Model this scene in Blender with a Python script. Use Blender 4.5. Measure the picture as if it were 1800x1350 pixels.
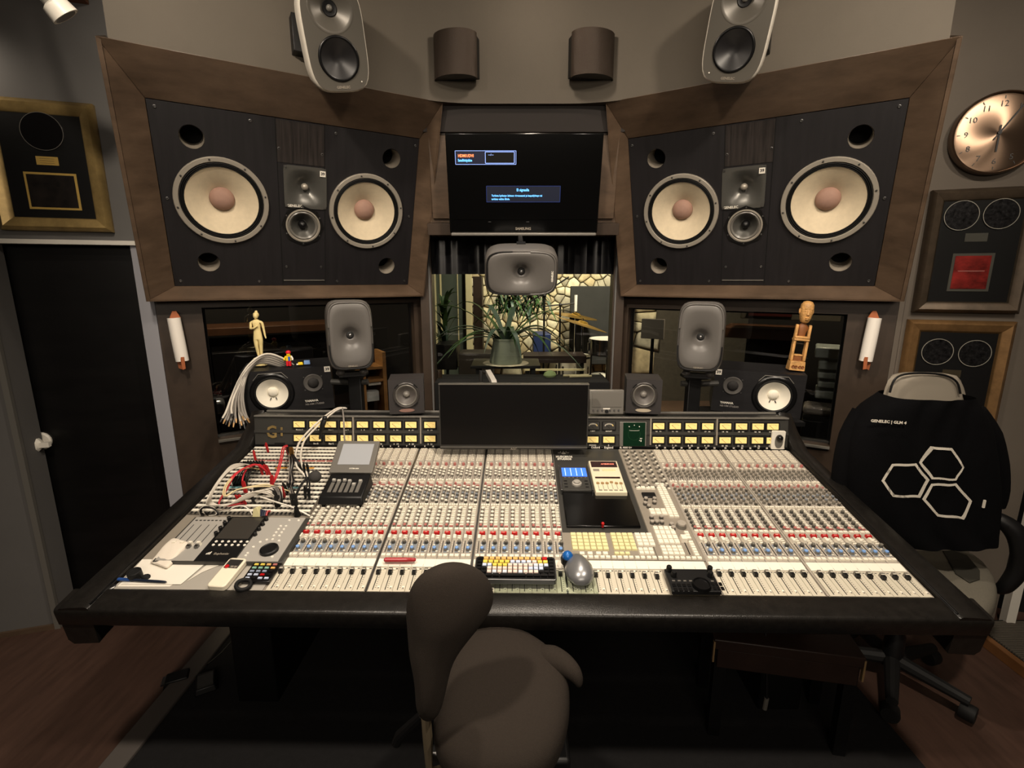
import bpy, bmesh, math, random
from mathutils import Vector, Matrix
random.seed(7)
PI = math.pi
SC = bpy.context.scene
COL = SC.collection
for _o in list(bpy.data.objects):
    bpy.data.objects.remove(_o)

# ------------------------------------------------------------------ camera
EYE = Vector((-.06, 0, 1.65)); FPX = 871.0; PITCH = math.radians(12.0)
cd = bpy.data.cameras.new('camera'); cam = bpy.data.objects.new('camera', cd); COL.objects.link(cam)
cam.location = EYE; cam.rotation_euler = (PI/2 - PITCH, 0, 0)
cd.sensor_fit = 'HORIZONTAL'; cd.sensor_width = 36; cd.lens = FPX/1800*36; cd.clip_start = .05; cd.clip_end = 60
SC.camera = cam
SC.view_settings.view_transform = 'Standard'; SC.view_settings.look = 'None'
SC.view_settings.gamma = 1; SC.view_settings.use_curve_mapping = False
SC.view_settings.exposure = 0.0
SC.cycles.use_denoising = True
SC.cycles.max_bounces = 6; SC.cycles.diffuse_bounces = 3; SC.cycles.glossy_bounces = 3
SC.cycles.transmission_bounces = 6; SC.cycles.transparent_max_bounces = 8
SC.cycles.caustics_reflective = False; SC.cycles.caustics_refractive = False
SC.cycles.sample_clamp_indirect = 4.0
# world: a very dim warm ambience (the room is closed)
wd = bpy.data.worlds.new('world'); SC.world = wd; wd.use_nodes = True
wd.node_tree.nodes['Background'].inputs[0].default_value = (1, .85, .7, 1)
wd.node_tree.nodes['Background'].inputs[1].default_value = 0.02
WARM = (1.0, .86, .70)
def lamp(kind, loc, aim, power, size=.1, col=WARM, angle=90, blend=.5, size_y=None):
    d = bpy.data.lights.new(kind.lower() + '_light', kind); d.energy = power; d.color = col
    o = bpy.data.objects.new(kind.lower() + '_light', d); COL.objects.link(o); o.location = loc
    o.rotation_euler = (Vector(aim) - Vector(loc)).to_track_quat('-Z', 'Y').to_euler()
    if kind == 'AREA':
        d.size = size
        if size_y: d.shape = 'RECTANGLE'; d.size_y = size_y
    else:
        d.shadow_soft_size = size
    if kind == 'SPOT':
        d.spot_size = math.radians(angle); d.spot_blend = blend
    return o
# ceiling lamps of the control room (outside the frame) and an added fill
lamp('SPOT', (.05, 1.45, 2.9), (.02, 1.75, .8), 85, .05, angle=150, blend=.9)
lamp('SPOT', (-.75, .35, 2.85), (-.55, 1.75, .8), 125, .06, angle=96, blend=.7)
lamp('SPOT', (.75, .35, 2.85), (.55, 1.75, .8), 125, .06, angle=92, blend=.7)
lamp('SPOT', (-1.05, 1.05, 2.9), (-1.15, 2.5, 2.15), 62, .05, angle=82, blend=.9)
lamp('SPOT', (1.05, 1.05, 2.9), (1.15, 2.5, 2.15), 62, .05, angle=82, blend=.9)
lamp('SPOT', (-2.36, 1.97, 2.60), (-2.30, 2.21, 2.49), 7, .03, angle=80, blend=1)
lamp('POINT', (.06, 2.16, 2.86), (0, 0, 0), 9, .04)
lamp('SPOT', (1.7, .6, 2.85), (2.2, 2.2, 1.9), 55, .06, angle=90, blend=.9)
lamp('AREA', (0, -1.9, 2.35), (0, 2.0, 1.7), 30, 2.2, size_y=.6)  # added area fill behind the camera, lifts the wood facing the room
# live room lamps beyond the glass, plus added fills for drums and booths
lamp('SPOT', (1.0, 5.0, 2.9), (1.2, 6.6, 1.5), 420, .1, angle=125, blend=.9, col=(1, .9, .68))
lamp('SPOT', (.1, 4.7, 2.9), (.3, 6.2, 1.2), 170, .1, angle=130, blend=.9, col=(1, .9, .7))
lamp('SPOT', (.3, 3.6, 2.9), (.1, 3.8, 1.0), 60, .1, angle=100, blend=.9, col=(1, .9, .7))
lamp('SPOT', (1.1, 4.3, 2.9), (1.0, 5.1, .6), 140, .1, angle=80, blend=.8, col=(1, .93, .78))  # added light that brightens the drums, not a known fixture
lamp('SPOT', (-1.75, 2.95, 2.4), (-1.5, 3.2, 1.2), 90, .08, angle=130, col=(1, .82, .55))  # added booth light, brightens what stands behind the left glass
lamp('SPOT', (1.75, 2.95, 2.4), (1.5, 3.2, 1.2), 90, .08, angle=130, col=(1, .82, .55))  # same added light for the right booth

# ------------------------------------------------------------------ pixel -> plane
Fw = Vector((0, math.cos(PITCH), -math.sin(PITCH))); Up = Vector((0, math.sin(PITCH), math.cos(PITCH))); Rt = Vector((1, 0, 0))
def ray(px, py): return Fw + Rt*((px-900)/FPX) + Up*((675-py)/FPX)
def pl(px, py, p0, n):
    d = ray(px, py); n = Vector(n); return EYE + d*((Vector(p0)-EYE).dot(n)/d.dot(n))
def atY(px, py, Y): return pl(px, py, (0, Y, 0), (0, 1, 0))
def atZ(px, py, Z): return pl(px, py, (0, 0, Z), (0, 0, 1))
def dep(px, py, z): return EYE + ray(px, py)*z

# ------------------------------------------------------------------ materials
def lin(h):
    if isinstance(h, str):
        h = h.lstrip('#'); r = [int(h[i:i+2], 16)/255 for i in (0, 2, 4)]
        return tuple(c/12.92 if c <= .04045 else ((c+.055)/1.055)**2.4 for c in r)
    return h
MATS = {}
def mat(name, col, rough=.5, metal=0., var=0., vscale=8., bump=0., bscale=150., stretch=None, emit=0., emit_col=None, spec=.5, trans=0., coat=0., ior=1.45, alpha=1.):
    if name in MATS: return MATS[name]
    m = bpy.data.materials.new(name); m.use_nodes = True; nt = m.node_tree; N = nt.nodes; L = nt.links
    b = N['Principled BSDF']; c = lin(col)
    b.inputs['Base Color'].default_value = (*c, 1); b.inputs['Roughness'].default_value = rough
    b.inputs['Metallic'].default_value = metal; b.inputs['Specular IOR Level'].default_value = spec
    b.inputs['Transmission Weight'].default_value = trans; b.inputs['Coat Weight'].default_value = coat; b.inputs['IOR'].default_value = ior
    if emit:
        b.inputs['Emission Color'].default_value = (*lin(emit_col or col), 1); b.inputs['Emission Strength'].default_value = emit
    if var or bump:
        tc = N.new('ShaderNodeTexCoord'); mp = N.new('ShaderNodeMapping'); L.new(tc.outputs['Object'], mp.inputs['Vector'])
        if stretch: mp.inputs['Scale'].default_value = stretch
    if var:
        n = N.new('ShaderNodeTexNoise'); n.inputs['Scale'].default_value = vscale; n.inputs['Detail'].default_value = 6; n.inputs['Roughness'].default_value = .65
        L.new(mp.outputs[0], n.inputs['Vector'])
        r = N.new('ShaderNodeValToRGB'); r.color_ramp.elements[0].position = .3; r.color_ramp.elements[1].position = .7
        r.color_ramp.elements[0].color = (*[x*(1-var) for x in c], 1); r.color_ramp.elements[1].color = (*[min(1, x*(1+var)) for x in c], 1)
        L.new(n.outputs['Fac'], r.inputs[0]); L.new(r.outputs[0], b.inputs['Base Color'])
    if bump:
        n = N.new('ShaderNodeTexNoise'); n.inputs['Scale'].default_value = bscale; n.inputs['Detail'].default_value = 3
        L.new(mp.outputs[0], n.inputs['Vector'])
        bp = N.new('ShaderNodeBump'); bp.inputs['Strength'].default_value = bump; bp.inputs['Distance'].default_value = .004
        L.new(n.outputs['Fac'], bp.inputs['Height']); L.new(bp.outputs[0], b.inputs['Normal'])
    MATS[name] = m
    return m

M_floor = mat('dark_wood_floor', '#4b372e', .5, var=.25, vscale=5, stretch=(6, 1, 1), bump=.05, bscale=60)
M_rug = mat('black_rug', '#121112', .95, var=.3, vscale=60, bump=.4, bscale=400)
M_ceil = mat('ceiling_paint', '#6a6055', .9, var=.05)
M_bulk = mat('taupe_plaster', '#5d564c', .75, var=.06, vscale=2.5, bump=.06, bscale=120)
M_wallgrey = mat('grey_wall_paint', '#615f5d', .8, var=.06, vscale=3, bump=.05, bscale=160)
M_wallright = mat('warm_grey_wall', '#5e564d', .8, var=.06, vscale=3, bump=.05, bscale=160)
M_wood = mat('stained_brown_panel', '#574739', .33, var=.32, vscale=5, stretch=(1, 1, 3), bump=.03, bscale=60)
M_woodlow = mat('dark_stained_panel', '#392e25', .42, var=.3, vscale=5, bump=.03, bscale=60)
M_baffle = mat('black_ash_baffle', '#191719', .5, var=.3, vscale=7, stretch=(6, 1, .5), bump=.08, bscale=90)
M_black = mat('black_plastic', '#0c0c0d', .45)
M_satin = mat('satin_black', '#0a0a0b', .3)
M_void = mat('deep_black', '#030303', .9)
M_door = mat('gloss_black_door', '#0c0b0b', .34, var=.4, vscale=3, stretch=(1, 1, 4), bump=.02, bscale=14)
M_white = mat('white_plastic', '#e9e4d8', .4)
M_whitepaint = mat('white_paint', '#d9d5cb', .5, var=.05)
M_chrome = mat('chrome', '#c9c9c9', .18, 1)
M_steel = mat('brushed_steel', '#8a8a8a', .35, 1)
M_alu = mat('driver_frame_alloy', '#a39c90', .4, .35)
M_rubber = mat('black_rubber', '#0b0b0b', .7)
M_cone = mat('cream_paper_cone', '#cfc0a4', .8, var=.07, vscale=30)
M_cap = mat('tan_dust_cap', '#9c7b6c', .75, var=.08, vscale=20)
M_conew = mat('white_paper_cone', '#e8e2d2', .8, var=.03, vscale=30)
M_gen = mat('dark_grey_enclosure', '#565350', .38)
M_genhang = mat('grey_hanging_enclosure', '#d6d0c4', .4)
M_genface = mat('grey_metal_face', '#5a564f', .38, .2)
M_horn = mat('dark_horn_plate', '#54534f', .3, .3)
M_conedark = mat('black_cone', '#1c1b1c', .4)
M_leather = mat('black_leather', '#1a1816', .30, var=.3, vscale=40, bump=.15, bscale=350)
M_panel = mat('console_beige', '#a59d92', .45, var=.05, vscale=30)
M_panelg = mat('console_grey', '#8e867a', .45, var=.05, vscale=30)
M_fader = mat('fader_panel_cream', '#cbc4b2', .45, var=.03, vscale=20)
M_btn = mat('white_button', '#efe8d8', .4)
M_cream = mat('cream_key', '#e4dba8', .45)
M_red = mat('red_button', '#b8161a', .35)
M_pinkr = mat('red_knob_cap', '#b5706a', .4)
M_bluek = mat('blue_knob_cap', '#7aa2dc', .4)
M_knobd = mat('dark_grey_knob', '#4b4945', .45)
M_knobg = mat('grey_knob', '#77736a', .45)
M_bluegrey = mat('blue_grey_panel', '#7f858c', .45)
M_script = mat('white_script_strip', '#f2ecdd', .6)
M_bridge = mat('bridge_charcoal', '#3a3936', .4)
M_bridgeg = mat('bridge_grey_rail', '#77746e', .4, .3)
M_dial = mat('lit_meter_dial', '#f1d487', .6, emit=.35)
M_screen = mat('dark_screen', '#060606', .16)
M_screeng = mat('grey_screen', '#6b6862', .3)
M_gold = mat('gold_frame', '#a88f5c', .34, .45, var=.3, vscale=14, bump=.05)
M_goldlight = mat('bright_gold_strip', '#d8b563', .35, .5)
M_mat = mat('black_mount_board', '#121013', .6)
M_vinyl = mat('black_record', '#0c0b0c', .22)
M_glass = None
# ------------------------------------------------------------------ mesh helpers
def frame(o, x, z):
    x = Vector(x).normalized(); z = Vector(z).normalized(); y = z.cross(x).normalized(); z = x.cross(y)
    m = Matrix.Identity(4)
    for i, v in enumerate((x, y, z)):
        for k in range(3): m[k][i] = v[k]
    for k in range(3): m[k][3] = o[k]
    return m
def place(loc, yaw=0, tilt=0, roll=0):
    return Matrix.Translation(Vector(loc)) @ Matrix.Rotation(math.radians(yaw), 4, 'Z') @ Matrix.Rotation(math.radians(tilt), 4, 'X') @ Matrix.Rotation(math.radians(roll), 4, 'Y')
RX90 = Matrix.Rotation(PI/2, 4, 'X')
FACE = RX90            # local xy -> xz facing -y
T = Matrix.Translation
class MB:
    def __init__(s): s.v = []; s.f = []; s.mi = []; s.M = Matrix.Identity(4); s.cur = 0; s.mats = []
    def use(s, m):
        if m not in s.mats: s.mats.append(m)
        s.cur = s.mats.index(m); return s
    def at(s, M): s.M = M; return s
    def add(s, vs, fs):
        o = len(s.v); s.v += [tuple(s.M @ Vector(v)) for v in vs]
        s.f += [tuple(i+o for i in f) for f in fs]; s.mi += [s.cur]*len(fs); return s
    def box(s, c, d, tx=1., ty=1.):
        x, y, z = c; a, b, e = d[0]/2, d[1]/2, d[2]/2
        s.add([(x-a, y-b, z-e), (x+a, y-b, z-e), (x+a, y+b, z-e), (x-a, y+b, z-e), (x-a*tx, y-b*ty, z+e), (x+a*tx, y-b*ty, z+e), (x+a*tx, y+b*ty, z+e), (x-a*tx, y+b*ty, z+e)],
              [(0, 3, 2, 1), (4, 5, 6, 7), (0, 1, 5, 4), (1, 2, 6, 5), (2, 3, 7, 6), (3, 0, 4, 7)]); return s
    def hexa(s, b, t):      # 4 bottom + 4 top corners (both counter-clockwise seen from the top)
        s.add(list(b)+list(t), [(0, 3, 2, 1), (4, 5, 6, 7), (0, 1, 5, 4), (1, 2, 6, 5), (2, 3, 7, 6), (3, 0, 4, 7)]); return s
    def lathe(s, prof, n=32, cap=(True, True)):     # profile (r, z) about local z
        vs = []; fs = []
        for r, z in prof:
            for k in range(n):
                a = 2*PI*k/n; vs.append((r*math.cos(a), r*math.sin(a), z))
        for i in range(len(prof)-1):
            for k in range(n):
                k2 = (k+1) % n; fs.append((i*n+k, i*n+k2, (i+1)*n+k2, (i+1)*n+k))
        if cap[0]: fs.append(tuple(reversed(range(n))))
        if cap[1]: fs.append(tuple((len(prof)-1)*n+k for k in range(n)))
        return s.add(vs, fs)
    def cyl(s, c, r, h, n=16, r2=None):
        r2 = r if r2 is None else r2; x, y, z = c; M0 = s.M; s.M = M0 @ T((x, y, z)); s.lathe([(r, 0), (r2, h)], n); s.M = M0; return s
    def loft(s, rings, cap=(True, True), closed=True):
        n = len(rings[0]); vs = [p for r in rings for p in r]; fs = []
        for i in range(len(rings)-1):
            for k in range(n if closed else n-1):
                k2 = (k+1) % n; fs.append((i*n+k, i*n+k2, (i+1)*n+k2, (i+1)*n+k))
        if cap[0]: fs.append(tuple(reversed(range(n))))
        if cap[1]: fs.append(tuple((len(rings)-1)*n+k for k in range(n)))
        return s.add(vs, fs)
    def tube(s, pts, r, n=8, smooth=0):
        pts = [Vector(p) for p in pts]
        if smooth: pts = spline(pts, smooth)
        rr = r if isinstance(r, (list, tuple)) else None
        rings = []; up = Vector((0, 0, 1))
        t0 = (pts[1]-pts[0]).normalized(); a = t0.orthogonal().normalized()
        for i, p in enumerate(pts):
            t = (pts[min(i+1, len(pts)-1)]-pts[max(i-1, 0)])
            t = t.normalized() if t.length > 1e-9 else t0
            a = (a-t*a.dot(t)); a = a.normalized() if a.length > 1e-6 else t.orthogonal().normalized(); b = t.cross(a)
            if rr:
                u = i/(len(pts)-1)*(len(rr)-1); j = min(int(u), len(rr)-2); rad = rr[j]+(rr[j+1]-rr[j])*(u-j)
            else: rad = r
            rings.append([p+a*math.cos(2*PI*k/n)*rad+b*math.sin(2*PI*k/n)*rad for k in range(n)])
        return s.loft(rings)
    def prism(s, poly, z0, z1):     # polygon (x,y) ccw
        n = len(poly); vs = [(x, y, z0) for x, y in poly]+[(x, y, z1) for x, y in poly]
        return s.add(vs, [tuple(reversed(range(n))), tuple(range(n, 2*n))]+[(i, (i+1) % n, n+(i+1) % n, n+i) for i in range(n)])
    def ball(s, c, r, n=12, m=8, sc=(1, 1, 1)):
        vs = [(c[0], c[1], c[2]-r*sc[2])]; 
        for i in range(1, m):
            a = -PI/2+PI*i/m
            for k in range(n):
                b = 2*PI*k/n; vs.append((c[0]+r*sc[0]*math.cos(a)*math.cos(b), c[1]+r*sc[1]*math.cos(a)*math.sin(b), c[2]+r*sc[2]*math.sin(a)))
        vs.append((c[0], c[1], c[2]+r*sc[2])); L = len(vs)-1
        fs = [(0, 1+(k+1) % n, 1+k) for k in range(n)]
        for i in range(m-2):
            for k in range(n):
                k2 = (k+1) % n; fs.append((1+i*n+k, 1+i*n+k2, 1+(i+1)*n+k2, 1+(i+1)*n+k))
        fs += [(L, 1+(m-2)*n+k, 1+(m-2)*n+(k+1) % n) for k in range(n)]
        return s.add(vs, fs)
    def mesh(s, name, m=None, smooth=35):
        me = bpy.data.meshes.new(name); me.from_pydata(s.v, [], s.f)
        ms = s.mats if s.mats else [m]
        for x in ms: me.materials.append(x)
        if len(ms) > 1: me.polygons.foreach_set('material_index', s.mi)
        bm = bmesh.new(); bm.from_mesh(me); bmesh.ops.recalc_face_normals(bm, faces=bm.faces); bm.to_mesh(me); bm.free()
        if smooth:
            me.polygons.foreach_set('use_smooth', [True]*len(me.polygons)); me.set_sharp_from_angle(angle=math.radians(smooth))
        me.update(); return me
    def build(s, name, m=None, parent=None, M=None, bevel=0, smooth=35, subsurf=0, seg=2):
        o = link(name, s.mesh(name, m, smooth), parent, M)
        if bevel:
            b = o.modifiers.new('bevel', 'BEVEL'); b.width = bevel; b.segments = seg; b.limit_method = 'ANGLE'; b.angle_limit = math.radians(40); b.harden_normals = False
        if subsurf:
            b = o.modifiers.new('sub', 'SUBSURF'); b.levels = subsurf; b.render_levels = subsurf
        return o
def link(name, me, parent=None, M=None):
    o = bpy.data.objects.new(name, me); COL.objects.link(o)
    if parent: o.parent = parent
    if M is not None: o.matrix_basis = M
    return o
def spline(pts, sub):
    P = [Vector(p) for p in pts]; out = []
    for i in range(len(P)-1):
        p0 = P[max(i-1, 0)]; p1 = P[i]; p2 = P[i+1]; p3 = P[min(i+2, len(P)-1)]
        for k in range(sub):
            t = k/sub; t2 = t*t; t3 = t2*t
            out.append(.5*((2*p1)+(p2-p0)*t+(2*p0-5*p1+4*p2-p3)*t2+(3*p1-p0-3*p2+p3)*t3))
    out.append(P[-1]); return out
def thing(name, label, cat, M=None, group=None):
    o = bpy.data.objects.new(name, None); COL.objects.link(o); o.empty_display_size = .05
    if M is not None: o.matrix_basis = M
    return tag(o, label, cat, group)
def tag(o, label, cat, group=None):
    o['label'] = label; o['category'] = cat
    if group: o['group'] = group
    return o
def struct(o): o['kind'] = 'structure'; return o
def stuff(o): o['kind'] = 'stuff'; return o
def copy_tree(o, parent=None, M=None):
    c = o.copy(); COL.objects.link(c); c.parent = parent
    if M is not None: c.matrix_basis = M
    for ch in o.children: copy_tree(ch, c)
    return c
_ft = {}
def text(name, body, size, m, parent=None, M=None, align='CENTER', ext=.0004, bold=0., sx=1.):
    key = (body, size, align, bold, sx, m.name)
    if key not in _ft:
        cu = bpy.data.curves.new(name, 'FONT'); cu.body = body; cu.size = size; cu.align_x = align; cu.align_y = 'CENTER'; cu.extrude = ext; cu.offset = bold; cu.resolution_u = 2
        o = bpy.data.objects.new(name, cu); COL.objects.link(o); dg = bpy.context.evaluated_depsgraph_get()
        me = bpy.data.meshes.new_from_object(o.evaluated_get(dg)); bpy.data.objects.remove(o)
        if sx != 1.:
            for v in me.vertices: v.co.x *= sx
        me.name = name; me.materials.clear(); me.materials.append(m); _ft[key] = me
    return link(name, _ft[key], parent, M)
def sring(a, b, n, N, y, cx=0, cz=0):     # superellipse ring in the xz plane
    out = []
    for k in range(N):
        t = 2*PI*k/N; c, s_ = math.cos(t), math.sin(t)
        r = (abs(c/a)**n+abs(s_/b)**n)**(-1/n); out.append((cx+r*c, y, cz+r*s_))
    return out
def rrect(w, h, r, k=4):
    out = []
    for (cx, cy, a0) in ((w/2-r, h/2-r, 0), (-w/2+r, h/2-r, 90), (-w/2+r, -h/2+r, 180), (w/2-r, -h/2+r, 270)):
        for i in range(k+1):
            a = math.radians(a0+90*i/k); out.append((cx+r*math.cos(a), cy+r*math.sin(a)))
    return out
def glass_mat(name, tint, rough=0., mix=.1, tcol=None):
    m = bpy.data.materials.new(name); m.use_nodes = True; nt = m.node_tree; N = nt.nodes; L = nt.links; N.clear()
    out = N.new('ShaderNodeOutputMaterial'); t = N.new('ShaderNodeBsdfTransparent'); g = N.new('ShaderNodeBsdfGlossy'); mx = N.new('ShaderNodeMixShader'); fr = N.new('ShaderNodeFresnel')
    t.inputs[0].default_value = (*lin(tint), 1); g.inputs['Roughness'].default_value = rough; g.inputs[0].default_value = (1, 1, 1, 1); fr.inputs[0].default_value = 1.5
    mu = N.new('ShaderNodeMath'); mu.operation = 'MULTIPLY_ADD'; mu.inputs[1].default_value = 1.; mu.inputs[2].default_value = mix; mu.use_clamp = True
    ge = N.new('ShaderNodeNewGeometry'); inv_ = N.new('ShaderNodeMath'); inv_.operation = 'SUBTRACT'; inv_.inputs[0].default_value = 1.; L.new(ge.outputs['Backfacing'], inv_.inputs[1])
    m2 = N.new('ShaderNodeMath'); m2.operation = 'MULTIPLY'; L.new(fr.outputs[0], mu.inputs[0]); L.new(mu.outputs[0], m2.inputs[0]); L.new(inv_.outputs[0], m2.inputs[1]); L.new(m2.outputs[0], mx.inputs[0]); L.new(t.outputs[0], mx.inputs[1]); L.new(g.outputs[0], mx.inputs[2]); L.new(mx.outputs[0], out.inputs[0])
    return m
M_pane = glass_mat('window_glass', '#ecedec', 0, .04)
M_paneside = glass_mat('side_window_glass', '#dcdcdc', 0, .05)
M_acryl = glass_mat('clear_acrylic', '#f4f8f4', .02, .02)

def holed_plate(name, outer, holes, m, parent=None, M=None, th=.03, bevel=0):
    """plate in the xz plane (front at y=0) with round or square openings; holes: (x, z, r) or (x, z, w, h)"""
    bm = bmesh.new(); ed = []
    def loop(pts):
        vs = [bm.verts.new((q[0], 0, q[1])) for q in pts]; return [bm.edges.new((vs[k], vs[(k+1) % len(vs)])) for k in range(len(vs))]
    ed += loop(outer)
    for hh in holes:
        if len(hh) == 3: ed += loop([(hh[0]+hh[2]*math.cos(2*PI*k/36), hh[1]+hh[2]*math.sin(2*PI*k/36)) for k in range(36)])
        else: ed += loop([(hh[0]+a*hh[2]/2, hh[1]+b*hh[3]/2) for a, b in ((-1, -1), (1, -1), (1, 1), (-1, 1))])
    bmesh.ops.triangle_fill(bm, use_beauty=True, use_dissolve=False, edges=ed)
    g = bmesh.ops.extrude_face_region(bm, geom=bm.faces[:])
    for v in g['geom']:
        if isinstance(v, bmesh.types.BMVert): v.co.y += th
    bmesh.ops.recalc_face_normals(bm, faces=bm.faces)
    me = bpy.data.meshes.new(name); bm.to_mesh(me); bm.free(); me.materials.append(m); return link(name, me, parent, M)
# ------------------------------------------------------------------ setting
A_ = math.radians(30.9); LN = math.radians(20.3)
def baffle_frame(s):
    x = Vector((math.cos(A_), s*math.sin(A_), 0)); away = Vector((-s*math.sin(A_), math.cos(A_), 0))
    v = Vector((0, 0, 1))*math.cos(LN) - away*math.sin(LN)
    return frame((-.815*s, 2.716, 1.992), x, v)
MBF = {1: baffle_frame(1), -1: baffle_frame(-1)}
def wall_frame(o, x): return frame(o, x, (0, 0, 1))
LWD = {1: Vector((.858, .5135, 0)), -1: Vector((.858, -.5135, 0))}
LWP = {1: Vector((-1.75, 2.368, 0)), -1: Vector((1.75, 2.368, 0))}
MLW = {s: wall_frame(LWP[s], LWD[s]) for s in (1, -1)}
def on(M, px, py):      # pixel onto the local xz plane of a frame -> local x, z
    P = pl(px, py, M.translation, M.col[1].to_3d()); q = M.inverted() @ P; return q.x, q.z
def onxy(M, px, py, h=0.):   # pixel onto the local xy plane
    n = M.col[2].to_3d(); P = pl(px, py, M.translation+n*h, n); q = M.inverted() @ P; return q.x, q.y

def sbox(name, c, d, m, parent=None, M=None, bevel=0):
    o = MB().box(c, d).build(name, m, parent, M, bevel=bevel)
    return struct(o) if parent is None else o
def root_s(name, M=None):
    o = bpy.data.objects.new(name, None); COL.objects.link(o)
    if M is not None: o.matrix_basis = M
    return struct(o)

sbox('floor', (0, 0, -.05), (6.4, 5.6, .1), M_floor)
sbox('ceiling', (0, 2.0, 3.05), (6.6, 9.8, .1), M_ceil)
sbox('wall_back', (0, -2.55, 1.5), (6.4, .1, 3.2), M_woodlow)
sbox('wall_side_left', (-3.05, -.3, 1.5), (.1, 4.7, 3.2), M_wallgrey)
sbox('wall_side_right', (3.05, -.3, 1.5), (.1, 4.7, 3.2), M_wallright)

# soffit surrounds of the two big loudspeaker panels
IN = (-.888, .252, -.402, .380); OUT = (-1.0, .322, -.440, .562); D = .09
for s, nm in ((1, 'wall_front_left'), (-1, 'wall_front_right')):
    r = root_s(nm, MBF[s])
    X = lambda x: x*s
    i = [(X(IN[0]), 0, IN[2]), (X(IN[1]), 0, IN[2]), (X(IN[1]), 0, IN[3]), (X(IN[0]), 0, IN[3])]
    o = [(X(OUT[0]), -D, OUT[2]), (X(OUT[1]), -D, OUT[2]), (X(OUT[1]), -D, OUT[3]), (X(OUT[0]), -D, OUT[3])]
    for k, pn in enumerate(('bevel_panel_bottom', 'bevel_panel_inner', 'bevel_panel_top', 'bevel_panel_outer')):
        k2 = (k+1) % 4
        a, b, c, d = o[k], o[k2], i[k2], i[k]
        g = .0015
        back = [(p[0], p[1]+.03, p[2]) for p in (a, b, c, d)]
        MB().hexa(back, [a, b, c, d]).build('bevel_panel', M_wood, r, bevel=.002)
    # outer shells going back into the wall
    for k, dd in ((0, .22), (1, .42), (3, .34)):
        a, b = o[k], o[(k+1) % 4]
        MB().hexa([(a[0], a[1]+.002, a[2]), (b[0], b[1]+.002, b[2]), (b[0]*.985, b[1]+.002, b[2]*.985), (a[0]*.985, a[1]+.002, a[2]*.985)],
                  [(a[0], a[1]+dd, a[2]), (b[0], b[1]+dd, b[2]), (b[0]*.985, b[1]+dd, b[2]*.985), (a[0]*.985, a[1]+dd, a[2]*.985)]).build('shell_panel', M_wood, r)

# lower front walls with their window openings
for s, nm, wn in ((1, 'wall_lower_left', 2), (-1, 'wall_lower_right', 3)):
    M = MLW[s]; r = root_s(nm, M)
    if s == 1:
        u0, zt = on(M, 354, 541); u1, _ = on(M, 727, 540); _, zb = on(M, 383, 773); e0, _ = on(M, 272, 530); e1, _ = on(M, 752, 560)
    else:
        u0, zt = on(M, 1105, 541); u1, _ = on(M, 1492, 543); _, zb = on(M, 1410, 778); e0, _ = on(M, 1081, 560); e1, _ = on(M, 1592, 530)
    H = 1.66
    for (xa, xb, za, zb_) in ((e0, u0, 0, H), (u1, e1, 0, H), (u0, u1, zt, H), (u0, u1, 0, zb)):
        MB().box(((xa+xb)/2, .04, (za+zb_)/2), (xb-xa, .08, zb_-za)).build('wall_panel', M_woodlow, r)
    wf = root_s('window_%d' % wn, M)
    MB().box(((u0+u1)/2, .045, (zt+zb)/2), (u1-u0, .006, zt-zb)).build('pane', M_paneside, wf)
    for (c, d) in ((((u0+u1)/2, .07, zb+.006), (u1-u0, .02, .012)), (((u0+u1)/2, .07, zt-.006), (u1-u0, .02, .012)), ((u0+.006, .07, (zt+zb)/2), (.012, .02, zt-zb)), ((u1-.006, .07, (zt+zb)/2), (.012, .02, zt-zb))):
        MB().box(c, d).build('window_frame', M_black if c[2] > zb+.1 or True else M_alu, wf)
    MB().box(((u0+u1)/2, -.006, zb-.006), (u1-u0, .03, .01)).build('window_sill', M_bridgeg, wf)

# upper front bulkhead (bent plaster wall over the loudspeakers)
def arcpts(P, r=.28, n=7):
    out = [P[0]]
    for i in range(1, len(P)-1):
        a = (P[i-1]-P[i]).normalized(); b = (P[i+1]-P[i]).normalized()
        p0 = P[i]+a*r; p2 = P[i]+b*r
        for k in range(n+1):
            t = k/n; out.append(p0*(1-t)**2+P[i]*2*t*(1-t)+p2*t*t)
    out.append(P[-1]); return out
_A = MBF[1] @ Vector((OUT[0]+.035, -D+.012, OUT[3])); _B = MBF[1] @ Vector((OUT[1], -D+.012, OUT[3]))
plan = arcpts([_A.xy, _B.xy, Vector((-_B.x, _B.y)), Vector((-_A.x, _A.y))], .2)
plan = [Vector((_A.x+.005, 2.9))]+plan+[Vector((-_A.x-.005, 2.9))]
def bulk_z(i):
    u = min(1., max(0., (abs(plan[i].x)-abs(_B.x))/(abs(_A.x)-abs(_B.x)))); return _B.z+(_A.z-_B.z)*u-.006
def ribbon(pts, z0, z1, th, slope=0.):
    m = MB(); vs = []; fs = []; n = len(pts)
    for i, p in enumerate(pts):
        t = (pts[min(i+1, n-1)]-pts[max(i-1, 0)]).normalized(); nn = Vector((-t.y, t.x))*th
        z0i = z0(i) if callable(z0) else z0
        vs += [(p.x, p.y, z0i), (p.x, p.y, z1), (p.x+nn.x, p.y+nn.y, z1), (p.x+nn.x, p.y+nn.y, z0i)]
    for i in range(n-1):
        a, b = i*4, (i+1)*4
        fs += [(a, b, b+1, a+1), (a+1, b+1, b+2, a+2), (a+2, b+2, b+3, a+3), (a+3, b+3, b, a)]
    fs += [(0, 1, 2, 3), tuple((n-1)*4+k for k in (3, 2, 1, 0))]
    m.add(vs, fs); return m
wf = struct(ribbon(plan, bulk_z, 3.0, .05).build('wall_front_upper', M_bulk, smooth=50))

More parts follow.
